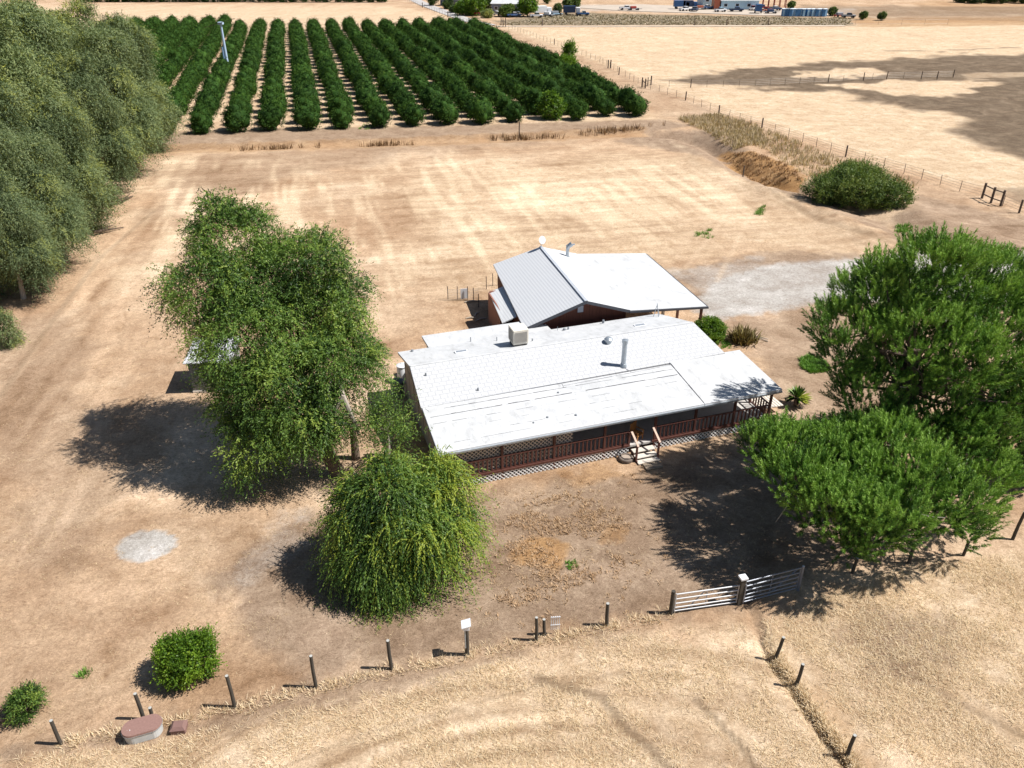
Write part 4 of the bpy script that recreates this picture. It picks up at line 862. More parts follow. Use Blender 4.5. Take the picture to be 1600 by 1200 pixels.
P3 = [bw(1420, 745, 28.6, 2.4, 1.8, 1.2), bw(1380, 690, 31, 2.1, 1.8, 1.1), bw(1475, 785, 28.0, 2.1, 1.6, 1.1), bw(1530, 740, 31, 1.6, 1.5, 1.1), bw(1385, 808, 26.4, 1.6, 1.4, 1.0), bw(1500, 690, 32, 1.6, 1.6, 1.0), bw(1510, 830, 28.6, .9, .8, .7)]
B3 = G(1440, 850); pine('pine_tree', (B3[0], 31.2, 0), P3, 330, 'broad low pine in front of the tallest pine, over the shaded posts', 'pines at the right side of the yard', (B3[0] + .2, 31.3, 2.3), .24, yel=lambda q: .08 + 0 * q[:, 0])
P4 = [bw(1640, 640, 36, 2.4, 2.2, 2.4), bw(1600, 700, 35.5, 1.6, 1.6, 1.6), bw(1660, 720, 35, 2.0, 2.0, 1.8)]
B4 = G(1650, 790); pine('pine_tree', (B4[0], 36, 0), P4, 220, 'added pine cut off by the right edge, darkened to stand in for shade', 'pines at the right side of the yard', (B4[0], 36, 3), .26, dead=False, yel=lambda q: -.4 + 0 * q[:, 0])  # added tree, tint lowered to paint the shade below the crowns

# --- shrubs
def shrub(name, base, blobs, mat, ncl, cr, per, spray, label, cat='bush', group=None, r0=.05, inner=.4, yel=None, up=.3):
    return leafy_tree(name, base, blobs, mat, barkm, ncl, cr, per, spray, label, cat, group, fork=(base[0], base[1], base[2] + .3), r0=r0, ntop=14, inner=inner, yel=yel, up=up)
b = G(297, 1058); shrub('lime_bush', b, [(b[0], b[1] + .1, .75, 1.0, .85, .7), (b[0] - .35, b[1] + .2, 1.1, .6, .6, .55), (b[0] + .55, b[1] + .35, 1.35, .42, .42, .6), (b[0] + .1, b[1] + .2, 1.3, .45, .4, .5), (b[0] - .7, b[1] + .3, .9, .35, .35, .4)], leafL, 90, .24, 34, (.34, -.15, 7, .085, .055),
                        'bright lime green bush near the posts in the lower left', r0=.05)
b = G(45, 1118); shrub('small_bush', b, [(b[0], b[1] + .1, .5, .5, .5, .5), (b[0] - .2, b[1], .3, .45, .45, .3), (b[0] + .1, b[1] + .1, .85, .3, .3, .4)], leafA, 60, .18, 22, (.25, -.1, 6, .09, .03), 'small dark green bush at the lower left corner')
b = G(1107, 533); shrub('clipped_bush', b, [(b[0], b[1] + .2, .8, 1.15, 1.1, .85)], leafL, 170, .16, 30, (.14, .1, 4, .075, .05), 'round clipped bright green bush at the right end of the house', inner=.6, yel=lambda q: -.1 + 0 * q[:, 0])
b = G(1338, 322); shrub('large_shrub', b, [(b[0], b[1] + 1, 1.6, 4.0, 2.8, 1.7), (b[0] - 2.8, b[1] + 1.4, 1.3, 2.4, 2.2, 1.3), (b[0] + 3.0, b[1], 1.0, 2.3, 2.0, 1.2), (b[0] + .5, b[1] + 2.5, 2.2, 2.6, 2.2, 1.4)], leafS, 420, .5, 20, (.6, -.3, 6, .2, .075),
                        'large wide green shrub on the bank beside the wire fence', r0=.12, yel=lambda q: .15 * (q[:, 2] > 2.4))
b = G(18, 540); shrub('blue_green_sapling', b, [(b[0], b[1], .9, .7, .7, .9), (b[0] - .1, b[1], 1.9, .45, .45, .7)], leafE, 50, .3, 16, (.5, .5, 7, .13, .05), 'small blue-green sapling at the left edge below the grove', 'sapling')
b = G(1266, 585)
b = G(862, 185); shrub('young_orchard_tree', b, [(b[0], b[1], 1.6, 1.8, 1.6, 1.5), (b[0] - .3, b[1], 2.9, .9, .9, .9)], leafL, 80, .5, 14, (.6, .3, 5, .3, .16), 'lighter green sparse young tree among the near orchard trees', 'tree', yel=lambda q: -.2 + 0 * q[:, 0])
b = G(882, 112); shrub('pale_bush', b, [(b[0], b[1], 1.2, 2.4, 1.6, 1.3), (b[0] + 1.2, b[1] + 3, 2.6, 1.1, 1.1, 2.4)], leafL, 90, .6, 12, (.7, -.2, 5, .36, .18), 'yellow-green bushes at the right edge of the orchard')
# round blue-green fan palm
b = G(1243, 634); pr = empty('fan_palm', b, 0, 'spiky green and yellow fan palm near the porch end', 'palm')
m, t_, bs = new_mat('palm_leaf'); a_ = t_.nodes.new('ShaderNodeAttribute'); a_.attribute_name = 'tint'; r_2 = ramp(t_, a_.outputs['Fac'], [(0, (.07, .035, .015)), (.3, (.10, .07, .02)), (.45, (.06, .13, .02)), (.75, (.13, .24, .03)), (1, (.36, .38, .05))]); t_.links.new(r_2.outputs[0], bs.inputs['Base Color']); bs.inputs['Roughness'].default_value = .5
n = 150; el = rng.uniform(-.25, 1.45, n); az = rng.uniform(0, 6.283, n); L = rng.uniform(.75, 1.05, n); d = np.stack([np.cos(az) * np.cos(el), np.sin(az) * np.cos(el), np.sin(el)], 1); c0 = np.array([0, 0, .55])
sd = nrm(np.cross(d, [0, 0, 1])) * .055; V = np.stack([c0 + d * .12 - sd * .4, c0 + d * .12 + sd * .4, c0 + d * L[:, None] * .6 + sd, c0 + d * L[:, None], c0 + d * L[:, None] * .6 - sd], 1); V[:, 3, 2] -= .10; V[..., 2] = np.maximum(V[..., 2], .04)
ti = np.where(el < .1, .05 + .2 * rng.random(n), .45 + .3 * rng.random(n) + .35 * (np.cos(az) > .2) * (el < .8))
link_mesh('fronds', np_mesh('fronds', V.reshape(-1, 3), np.arange(n * 5).reshape(-1, 5), np.repeat(ti, 5)), m, pr)
MB().lathe([(.16, 0), (.18, .3), (.12, .6)], (0, 0, 0), 10).build('trunk', barkm, pr, smooth=True)
# dead plant
b = G(1160, 532); o = link_mesh('dead_plant', blades(np.full(60, b[0]) + rng.normal(0, .25, 60), np.full(60, b[1]) + rng.normal(0, .25, 60), 10, 1.15, .045, .45, 'dead_plant'), foliage_mat('withered', [(.09, .06, .025), (.20, .15, .06), (.30, .26, .10)], .7, .15)); tag(o, 'withered brown-green plant near the round clipped bush', 'plant')
b = G(1184, 530); o = MB().tube([(-.7, .5, .25), (0, 0, .12), (.6, -.5, .06)], [.03, .05, .04], 6).tube([(-.4, .6, .1), (.2, .1, .1), (.7, -.2, .1)], [.03, .05, .03], 6).build('fallen_stalk', MATS['bleached_wood']); o.location = b; tag(o, 'fallen dry stalks right of the withered plant', 'stalks')

# --- grove of grey-green trees on the left
def grove_variant(seed):
    g = np.random.default_rng(seed); bl = []
    for k in range(11):
        a = g.random() * 6.28; h = g.uniform(3.0, 16.0); r = (2.6 + 1.6 * math.sin(min(1, h / 11) * 2.4)) * g.uniform(.4, 1.0)
        bl.append((math.cos(a) * r, math.sin(a) * r, h, g.uniform(1.8, 3.0), g.uniform(1.8, 3.0), g.uniform(1.8, 2.9)))
    bl.append((0, 0, 16.5, 2.4, 2.4, 2.4)); bl.append((0, 0, 9, 3.6, 3.6, 5)); return bl
GV = []
def grove_tree(v, base, s, rz, label):
    if v >= len(GV):
        bl = grove_variant(90 + v); r = leafy_tree('grey_green_tree', (0, 0, 0), bl, leafE, barkp, 230, 1.1, 50, (1.7, .8, 10, .30, .085), label, 'tree', 'grey-green trees of the grove', fork=(0, 0, 6), r0=.34, ntop=30, inner=.2, tintw=.26)
        GV.append(r)
    else:
        s0 = GV[v]; r = s0.copy(); col.objects.link(r); r['label'] = label
        for c in s0.children:
            q = c.copy(); col.objects.link(q); q.parent = r
    r.location = base; r.scale = (s, s, s * random.uniform(.95, 1.05)); r.rotation_euler = (0, 0, rz); return r
GT = [(-51.0, 111, .88, 'tree at the far right end of the grove, nearest the orchard'),
      (-61, 121, .95, 'tree behind the far right end of the grove'),
      (-48.5, 99, 0.85, 'grove tree at the corner of the ditch'),
      (-57.5, 103, .98, 'tall grove tree with hanging boughs, second from the orchard'),
      (-46.3, 88, 0.78, 'grove tree leaning over the upper left of the middle field'),
      (-54, 91, 1.05, 'yellowish grove tree in the middle of the stand'),
      (-43.5, 77, 0.68, 'lower grove tree over fallen branches'),
      (-50, 81, 1.0, 'grove tree with dense grey crown near the top left'),
      (-41.5, 67, 0.62, 'small grove tree over the tyre tracks'),
      (-46.5, 71, 0.85, 'grove tree left of the small one over the tracks'),
      (-40, 59.5, 0.55, 'nearest grove tree at the left edge of the photo'),
      (-43, 62, 0.75, 'grove tree cut by the left edge'),
      (-65, 101, 1.0, 'tall tree deep in the grove at the top left'),
      (-71, 112, 1.0, 'tree deep in the grove behind the tallest crown'),
      (-57, 80, 1.12, 'tree deep in the grove near the left edge'),
      (-51, 70, 1.0, 'shaded tree deep in the grove at the left edge'),
      (-71, 124, .92, 'back tree of the grove beside the hidden orchard rows'),
      (-63, 90, 1.2, 'tall back tree of the grove at the photo corner')]
for i, (x, y, s, lab) in enumerate(GT): grove_tree(i if i < 3 else i % 3, (x, y, 0), s, i * 2.1, lab)
# fallen limbs at the foot of the grove
for k, (a, b_, c_, lab) in enumerate((((165, 322), (190, 316), (208, 306), 'fallen dark limb where the grove meets the ditch'), ((122, 355), (150, 366), (193, 355), 'long crooked fallen branch below the grove'), ((30, 452), (55, 444), (76, 450), 'thin fallen branch near the nearest grove tree'))):
    A, B_, C = [np.array(G(*q, .15)) for q in (a, b_, c_)]
    o = MB().tube([A - B_, [0, 0, .25], C - B_], [.16, .14, .05], 7).tube([[0, 0, .2], (C - B_) * .5 + [0, .9, .3]], [.08, .03], 6).build('fallen_branch', barkm, smooth=True); o.location = B_; tag(o, lab, 'branch')

# ================================================================ ORCHARD
def citrus(seed):
    g = np.random.default_rng(seed); bl = [(0, 0, 1.75, 1.85, 1.85, 1.65)]
    for k in range(7):
        a = g.random() * 6.28; bl.append((math.cos(a) * 1.25, math.sin(a) * 1.25, g.uniform(1.0, 2.4), g.uniform(.8, 1.15), g.uniform(.8, 1.15), g.uniform(.8, 1.1)))
    bl.append((g.normal(0, .4), g.normal(0, .4), 2.9, .95, .95, .8))
    p, nr, _ = clump_centers(bl, 190, lo=.86, up=.1); tin = np.clip(g.normal(.42, .2, len(p)), 0, 1)
    V, F, T = sprays(np.repeat(p, 5, 0) + g.normal(0, .22, (len(p) * 5, 3)), np.repeat(nr, 5, 0), .26, .15, 3, .22, .13, np.repeat(tin, 5), spread=.9, face=np.repeat(nr, 5, 0) + np.array([.2, 0, .35]))
    # leafy body, lumpy like the crown itself
    import bmesh
    bm = bmesh.new()
    for q in bl:
        r = bmesh.ops.create_icosphere(bm, subdivisions=2, radius=1)
        for v_ in r['verts']: v_.co = Vector((q[0] + v_.co.x * q[3] * .92, q[1] + v_.co.y * q[4] * .92, q[2] + v_.co.z * q[5] * .92))
    vv = np.array([v_.co[:] for v_ in bm.verts]); bm.verts.ensure_lookup_table(); ff = np.array([[v_.index for v_ in f.verts] for f in bm.faces]); bm.free()
    ff = np.concatenate([ff, ff[:, 2:3]], 1)      # as quads for one array; rebuilt below
    V[:, 2] = np.maximum(V[:, 2], .08)
    return V, F, T, vv, ff[:, :3]
OM = []
for s in range(4):
    V, F, T, vv, ff = citrus(200 + s)
    # quads to triangles so that leaves and body share one mesh
    F3 = np.concatenate([F[:, [0, 1, 2]], F[:, [0, 2, 3]]]); Va = np.concatenate([V, vv]); Fa = np.concatenate([F3, ff + len(V)]); Ta = np.concatenate([T, np.clip(.32 + .22 * np.sin(vv[:, 0] * 9 + vv[:, 1] * 7) * np.sin(vv[:, 2] * 8 + vv[:, 0] * 3), 0, 1)])
    OM.append((Va, Fa, Ta, np_mesh('orchard_crown', Va, Fa, Ta)))
trm = MB().tube([(0, 0, -.1), (.02, 0, .5), (0, .02, 1.2)], [.14, .11, .09], 7); tme = bpy.data.meshes.new('orchard_trunk'); tme.from_pydata(trm.v, [], trm.f); tme.materials.append(barkm)
for q in OM: q[3].materials.append(leafO)
nv = np.array([.9695, .245]); dv = np.array([-.245, .9695]); spots = []
ORD = ['first', 'second', 'third', 'fourth', 'fifth', 'sixth', 'seventh', 'eighth', 'ninth', 'tenth', 'eleventh', 'twelfth', 'thirteenth', 'fourteenth', 'fifteenth', 'sixteenth']
def topx(x, y, z):
    zc = y * C_ + (CAMH - z) * S_; u = y * S_ - (CAMH - z) * C_; return 800 + FPX * x / zc, 600 - FPX * u / zc
for k in range(-9, 12):
    s = -4.9 + 5.25 * k; t0 = 128.2 - .08 * (s + 5) + (2.3 if k == 10 else 0); t1_ = 272 - .16 * (s + 5) + (14 if k < -2 else 0)
    if k == 11: t0 += 1; t1_ -= 2
    t = t0; first = True; cnt = 0; nrow = int((t1_ - t0) / 4.9) + 1
    while t < t1_:
        q = nv * s + dv * t + rng.normal(0, .18, 2); X_, Y_ = q; px, py = topx(X_, Y_, 2)
        hidden = px < np.interp(py, [40, 70, 100, 130, 170, 200, 215], [150, 190, 225, 215, 200, 185, 165]) - 12
        if not hidden and not (k == 8 and first): spots.append((X_, Y_, k, first, cnt, nrow))
        if k == 8 and first: t += 1.0
        first = False; t += 4.9; cnt += 1
spots.sort(key=lambda q: q[0] ** 2 + q[1] ** 2)
ORD20 = ORD + ['seventeenth', 'eighteenth', 'nineteenth', 'twentieth', 'twenty-first', 'twenty-second']
LAB = 'round dark green tree within the long parallel orchard rows'
for i, (x, y, k, first, cnt, nrow) in enumerate(spots[:300]):
    root = empty('orchard_tree', (x, y, 0), .2476 + random.choice((0, math.pi)) + random.uniform(-.15, .15), 'orchard tree number %d from the near end of the %s row counted from the right' % (cnt + 1, ORD20[11 - k]), 'tree', 'trees of the orchard rows'); sc = random.uniform(.8, 1.12); root.scale = (sc * .86, sc * 1.0, sc * random.uniform(.9, 1.05))
    if first:
        o_ = 12 - k; root['label'] = 'near end tree of the %s orchard row counted from the right' % ORD[o_ - 1]
    c = bpy.data.objects.new('crown', OM[i % 4][3]); col.objects.link(c); c.parent = root
    c = bpy.data.objects.new('trunk', tme); col.objects.link(c); c.parent = root
VV = []; FF = []; TT = []; o_ = 0
for i, (x, y, k, first, cnt, nrow) in enumerate(spots[300:]):
    Va, Fa, Ta, _ = OM[i % 4]; a = .2476 + random.choice((0, math.pi)) + random.uniform(-.15, .15); s = random.uniform(.9, 1.1); R = np.array([[math.cos(a), -math.sin(a), 0], [math.sin(a), math.cos(a), 0], [0, 0, 1]]) @ np.diag([.86 * s, s, s * .97])
    VV.append(Va @ R.T + [x, y, 0]); FF.append(Fa + o_); TT.append(Ta); o_ += len(Va)
o = link_mesh('orchard_trees', np_mesh('orchard_trees', np.concatenate(VV), np.concatenate(FF), np.concatenate(TT)), leafO); tag(o, 'far part of the dark green orchard rows', 'trees', kind='stuff')
print('orchard', len(spots))
# wind machine
WB = P(345, 38, 178); WZ = WB[2]; wmn = empty('wind_machine', (WB[0], 178, 0), 0, 'pale blue orchard wind machine tower with a two blade propeller', 'wind machine'); blu = plain('pale_blue_paint', (.45, .58, .75), .45, .06, 3)
MB().tube([(0, 0, 0), (0, 0, WZ)], [.34, .2], 14).build('tower', blu, wmn, smooth=True); MB().box(-.5, .5, -.5, .5, WZ - .05, WZ + .45).build('gearbox', blu, wmn, bevel=.05)
MB().tube([(-.45, -.3, .5), (-.45, -.2, WZ * .55)], [.16, .16], 10).build('fuel_pipe', plain('blue_pipe', (.2, .33, .5), .5, .1, 3), wmn)
for sgn in (-1, 1): MB().bar((0, -.6, WZ + .3), (sgn * 3.4, -.6 - sgn * .3, WZ + .3 + sgn * .9), .28, .08).build('blade', plain('blade_brown', (.10, .065, .05), .6, .1, 3), wmn)
MB().tube([(0, -.3, WZ + .3), (0, -.7, WZ + .3)], .16, 10).build('hub', blu, wmn)

# ================================================================ POSTS AND GATES
poles = plain('weathered_post', (.06, .052, .042), .85, .3, 9, stretch=(1, 1, .2), bmp=.4); cutm = plain('post_end_grain', (.40, .40, .38), .8, .2, 20)
def wood_post(bx, by, tx, ty, label, r=.07, rings=True):
    b = G(bx, by); b = (b[0], b[1], gz(b[0], b[1])); z = P(tx, ty, b[1])
    root = empty('fence_post', b, random.random() * 6, label, 'post', 'wooden posts along the yard'); h = z[2] - b[2]; dx = (z[0] - b[0]) * .6; ca, sa = math.cos(-root.rotation_euler.z), math.sin(-root.rotation_euler.z)
    top = Vector((dx * ca, dx * sa, h)); MB().tube([(0, 0, -.25), (0, 0, 0), tuple(top * .5 + Vector((.012, .01, 0))), tuple(top)], [r * 1.12, r * 1.08, r, r * .96], 10).build('shaft', poles, root, smooth=True)
    MB().tube([tuple(top + Vector((0, 0, .002))), tuple(top + Vector((0, 0, .012)))], r * .9, 10).build('cut_top', cutm, root)
    return root, b, h
for args in ((95, 1162, 80, 1126, 'leaning wooden post nearest the lower left corner'), (225, 1124, 211, 1084, 'wooden post right behind the trough'), (238, 1121, 235, 1106, 'short wooden stub between the trough and the brown box', .07),
             (367, 1105, 354, 1056, 'wooden post below the lime green bush'), (494, 1074, 486, 1025, 'greenish wooden post below the weeping tree shadow'), (612, 1045, 605, 1001, 'thin wooden post left of the white-capped post', .075),
             (838, 1000, 838, 965, 'wooden post left of the little white rack', .07), (851, 992, 849, 968, 'short wooden post holding the little white rack', .07), (948, 977, 949, 943, 'wooden post between the little rack and the metal gate', .08),
             (1211, 1029, 1228, 996, 'top post of the old fence bank, lower right'), (1244, 1071, 1256, 1038, 'middle post of the old fence bank'), (1323, 1182, 1337, 1149, 'lowest post of the old fence bank'),
             (1582, 843, 1603, 800, 'dark post at the right edge below the pines', .075), (1420, 880, 1430, 848, 'grey post in the shade under the broad low pine', .075), (1332, 895, 1341, 872, 'grey post beneath the lowest pine bough', .075), (1505, 868, 1514, 846, 'dim post under the right pine boughs', .07)):
    wood_post(*args)
# white-capped post
root, b, h = wood_post(730, 1023, 729, 981, 'black post topped with a white box, below the weeping tree', .085); root['category'] = 'post'
MB().box(-.16, .16, -.13, .13, h - .02, h + .2).build('white_box', whitetrim, root, bevel=.02); MB().slab([(-.22, -.19, h + .2), (.22, -.19, h + .2), (.22, .19, h + .3), (-.22, .19, h + .3)], .04).build('box_lid', whitetrim, root)
MB().tube([(.085, -.06, .5), (.085, -.06, h)], .03, 8).build('conduit', galv, root)
# little rack
b = G(856, 992); rk = empty('white_rack', (b[0] + .12, b[1] + .05, 0), .1, 'small white slatted rack fixed beside the short post', 'rack'); 
for k in range(5): MB().box(.0 + k * .085, .03 + k * .085, -.01, .015, .25, 1.02).build('slat', whitetrim, rk)
MB().box(-.02, .40, -.025, -.011, .96, 1.02).box(-.02, .4, -.025, -.011, .52, .56).build('crossbar', whitetrim, rk)
# metal gates
def zrel(x, y, b): return P(x, y, b[1])[2]
gA, gB, gC = [np.array(G(*q)) for q in ((1050, 958), (1154, 944), (1243, 922))]
galw = plain('gate_metal_white', (.50, .51, .53), .4, .08, 5, metal=.2); gal_shade = plain('gate_metal_shaded', (.22, .24, .28), .4, .1, 5, metal=.3)  # second metal is for the right gate, with pine shade painted in
def gate(name, A, B, z0, z1, n, m, label, diag):
    root = empty(name, tuple(A), math.atan2(B[1] - A[1], B[0] - A[0]), label, 'gate'); L = math.hypot(*(B - A)[:2])
    for i in range(n):
        z = z0 + (z1 - z0) * (i / (n - 1)) ** 1.15; MB().tube([(0, 0, z), (L, 0, z)], .032, 8).build('bar', m, root, smooth=True)
    fr = MB().bar((0, 0, z0 - .03), (0, 0, z1 + .05), .05).bar((L, 0, z0 - .03), (L, 0, z1 + .05), .05).bar((L * .5, .035, z0), (L * .5, .035, z1), .05, .02)
    fr.build('upright', m, root)
    for a, b_ in diag: MB().bar((L * a[0], .04, z0 + (z1 - z0) * a[1]), (L * b_[0], .04, z0 + (z1 - z0) * b_[1]), .05, .02).build('brace', m, root)
    return root
gate('metal_gate', gA + [.08, 0, 0], gB - [.12, 0, 0], .14, 1.12, 5, galw, 'pale five-bar metal gate, the left one of the pair', [((.22, .0), (.45, .9)), ((.78, 0), (.58, .9))])
gate('metal_gate', gB + [.14, 0, 0], gC, .12, 1.34, 6, gal_shade, 'metal gate with shade painted into its grey, the right one of the pair', [((.48, 0), (.98, 1)), ((.42, .0), (.05, .92))])
b = gA; r_3 = empty('gate_post', (b[0] - .06, b[1], 0), 0, 'dark post at the left end of the pale gate', 'post', 'gate posts'); MB().tube([(0, 0, -.2), (0, 0, 1.32)], [.10, .09], 10).build('shaft', poles, r_3, smooth=True); MB().box(.05, .11, -.03, .03, .25, .32).box(.05, .11, -.03, .03, .85, .92).build('hinge', galv, r_3)
b = gB; r_3 = empty('gate_post', (b[0] + .0, b[1] + .05, 0), .25, 'thick centre post with a white cap between the two gates', 'post', 'gate posts'); MB().box(-.12, .12, -.12, .12, -.2, 1.5).build('shaft', poles, r_3, bevel=.01); MB().box(-.17, .17, -.16, .16, 1.5, 1.6).build('cap', whitetrim, r_3, bevel=.01)
MB().bar((.14, -.12, .1), (.14, -.12, 1.2), .06).build('latch_bar', gal_shade, r_3)
b = gC; r_3 = empty('gate_post', (b[0] + .1, b[1], 0), 0, 'grey post at the right end of the shaded gate', 'post', 'gate posts'); MB().tube([(0, 0, -.2), (0, 0, 1.45)], [.07, .06], 10).build('shaft', gal_shade, r_3, smooth=True); MB().tube([(0, 0, 1.45), (0, 0, 1.5)], [.065, .02], 8).build('cap', galv, r_3)
# trough and box
b = G(224, 1150); tr = empty('stock_trough', (b[0], b[1] + .1, 0), math.radians(20), 'oval metal trough with a faded reddish lid by the lower left post', 'trough')
def oval(L, R, z0, z1, r1=1.0, n=28):
    pr = []
    for j in range(n):
        a = 2 * math.pi * j / n; pr.append(((L if math.cos(a) > 0 else -L) + R * math.cos(a), R * math.sin(a)))
    mb = MB(); mb.add([(x, y, z0) for x, y in pr] + [(x * r1, y * r1, z1) for x, y in pr], [tuple(range(n)), tuple(range(n, 2 * n))] + [(i, (i + 1) % n, n + (i + 1) % n, n + i) for i in range(n)]); return mb
oval(.30, .36, 0, .42, 1.03).build('tank', plain('trough_metal', (.50, .52, .52), .5, .1, 3), tr)
def lidm():
    m, t, b = new_mat('trough_lid'); co = obj_co(t); n = noise(t, 2.2, 3, .5, .3, co).outputs[0]; n2 = noise(t, 14, 3, .6, 0, co).outputs[0]
    c = mixc(t, math_(t, 'GREATER_THAN', n, .60), ramp(t, n2, [(.3, (.23, .135, .115)), (.7, (.29, .17, .145))]).outputs[0], (.75, .76, .78)); t.links.new(c, b.inputs['Base Color']); b.inputs['Roughness'].default_value = .6; return m
oval(.32, .39, .42, .50, .97).build('lid', lidm(), tr); oval(.325, .395, .395, .419).build('rim', galv, tr)
b = G(281, 1140); bx = empty('brown_box', (b[0], b[1], 0), .12, 'small reddish brown box on the ground right of the trough', 'box'); bm_ = plain('box_brown', (.20, .115, .10), .7, .12, 6)
MB().box(-.27, .27, -.22, .22, 0, .22).build('base', bm_, bx, bevel=.02); MB().add([(-.29, -.24, .22), (.29, -.24, .22), (.29, .24, .22), (-.29, .24, .22), (-.18, -.14, .33), (.18, -.14, .33), (.18, .14, .33), (-.18, .14, .33)], [(0, 1, 5, 4), (1, 2, 6, 5), (2, 3, 7, 6), (3, 0, 4, 7), (4, 5, 6, 7)]) if False else None
mb = MB(); mb.add([(-.29, -.24, .223), (.29, -.24, .223), (.29, .24, .223), (-.29, .24, .223), (-.18, -.14, .33), (.18, -.14, .33), (.18, .14, .33), (-.18, .14, .33)], [(0, 3, 2, 1), (0, 1, 5, 4), (1, 2, 6, 5), (2, 3, 7, 6), (3, 0, 4, 7), (4, 5, 6, 7)]); mb.build('lid', bm_, bx)
b = G(20, 1127); o = MB().tube([(-.5, 0, .08), (0, .05, .14), (.45, 0, .1)], [.1, .13, .08], 8).build('dark_log', barkm, smooth=True); o.location = b; tag(o, 'short dark log beside the small bush in the lower left corner', 'log')

# ---- wire fences: one thing each, posts and wires are its parts
steel = plain('steel_stake', (.16, .13, .10), .7, .2, 5); wirem = plain('fence_wire', (.24, .22, .20), .5, .1, 5, metal=.3)
def wire_fence(name, label, line, big, small_sp, hh=1.15, big_r=.11, wr=.012, wires=4, lim=99):
    """line: polyline of image points; big: image points of stout posts"""
    L = [np.array(G(*p)) for p in line]; o0 = L[0]; root = empty(name, (o0[0], o0[1], 0), 0, label, 'fence'); acc = []
    for i in range(len(L) - 1):
        n = max(1, int(round(np.linalg.norm(L[i + 1] - L[i]) / small_sp)))
        for j in range(n): acc.append(L[i] + (L[i + 1] - L[i]) * j / n)
    acc.append(L[-1]); cnt = 0; bigs = [np.array(G(*p)) for p in big]
    for q in acc:
        if any(np.linalg.norm(q - g_) < small_sp * .45 for g_ in bigs) or cnt >= lim: continue
        z = gz(q[0], q[1]); MB().tube([(q[0] - o0[0], q[1] - o0[1], z - .2), (q[0] - o0[0] + random.uniform(-.08, .08), q[1] - o0[1], z + hh)], .035, 5).build('stake', steel, root); cnt += 1
    for q in bigs:
        if cnt >= 100: break
        z = gz(q[0], q[1]); MB().tube([(q[0] - o0[0], q[1] - o0[1], z - .2), (q[0] - o0[0] + random.uniform(-.06, .06), q[1] - o0[1], z + hh * 1.2)], big_r, 8).build('post', pw, root); cnt += 1
    for k in range(wires):
        h = hh * (.25 + .7 * k / max(1, wires - 1)); pts = [(q[0] - o0[0], q[1] - o0[1], gz(q[0], q[1]) + h) for q in acc]; MB().tube(pts, wr, 4, cap=False).build('wire', wirem, root)
    return root
wire_fence('wire_fence', 'long wire fence running diagonally between the orchard and the pale right field', [(800, 46), (866, 70), (937, 97), (1004, 136), (1071, 157), (1123, 179), (1190, 200), (1254, 222), (1321, 245), (1412, 272), (1499, 299), (1534, 309)],
           [(866, 70), (967, 117), (1071, 157), (1123, 179), (1190, 200), (1321, 245)], 3.0, 1.25, lim=90)
wire_fence('wire_fence', 'wire fence at the right edge beyond the timber brace', [(1566, 322), (1600, 336), (1680, 366)], [(1592, 333)], 3.0, 1.2)
wire_fence('wire_fence', 'row of stakes crossing the dark low ground in the right field', [(1012, 135), (1079, 137), (1180, 135), (1294, 129), (1385, 124), (1489, 121)], [(1012, 134), (1079, 137), (1294, 129), (1349, 126), (1385, 124), (1439, 124), (1464, 124), (1489, 121)], 3.6, 1.3, .09)
wire_fence('far_fence', 'far fence along the pale track before the weedy strip', [(800, 41.5), (900, 41), (1100, 40), (1300, 39.5), (1480, 39)], [(1200, 40), (1135, 40), (1085, 40), (847, 41)], 7.5, 1.7, .16, .02, 2)
wire_fence('far_fence', 'fence beside the far paved lane', [(625, -2), (660, 12), (700, 27), (740, 42), (795, 47)], [(735, 40), (742, 42), (660, 12), (700, 27)], 4.5, 1.6, .16, .02, 2)
wire_fence('far_fence', 'fence along the far edge of the orchard', [(280, 46), (400, 46), (560, 45), (700, 43)], [(560, 45)], 6, 1.4, .12, .02, 2)
for pts, lab in (([(1003, 136), (1008, 138), (1017, 133)], 'dark timber brace where the two wire fences meet'), ([(950, 107), (954, 107)], 'pair of dark posts on the diagonal fence'), ([(1534, 310), (1548, 317), (1563, 322)], 'dark timber H-brace at the right edge of the photo'), ([(783, 40), (786, 42), (790, 42)], 'dark gate posts where the lane meets the far fence')):
    q = [np.array(G(*p)) for p in pts]; root = empty('timber_brace', (q[0][0], q[0][1], 0), 0, lab, 'brace'); h = 1.75 if pts[0][0] != 783 else 2.6
    for a in q: z = gz(a[0], a[1]); MB().tube([(a[0] - q[0][0], a[1] - q[0][1], z - .1), (a[0] - q[0][0], a[1] - q[0][1], z + h)], .13, 8).build('post', pw, root)
    if len(q) > 2:
        for k in range(len(q) - 1):
            for hz in ((.85, .3) if pts[0][0] > 1500 else (.75,)): MB().bar((q[k][0] - q[0][0], q[k][1] - q[0][1], h * hz), (q[k + 1][0] - q[0][0], q[k + 1][1] - q[0][1], h * (hz if pts[0][0] > 1500 else .5)), .1).build('rail', pw, root)
b = G(1161, 274); fp = MB().tube([(0, 0, -.2), (0, 0, 1.2)], [.09, .08], 8).build('fence_post', pw, smooth=True); fp.location = b; tag(fp, 'lone dark stub post beside the rust brown dip', 'post')
b = G(811, 212); fp = MB().tube([(0, 0, -.2), (.05, 0, 2.0)], [.09, .08], 8).build('fence_post', pw, smooth=True); fp.location = b; tag(fp, 'lone tall stake standing in the ditch before the orchard', 'post')

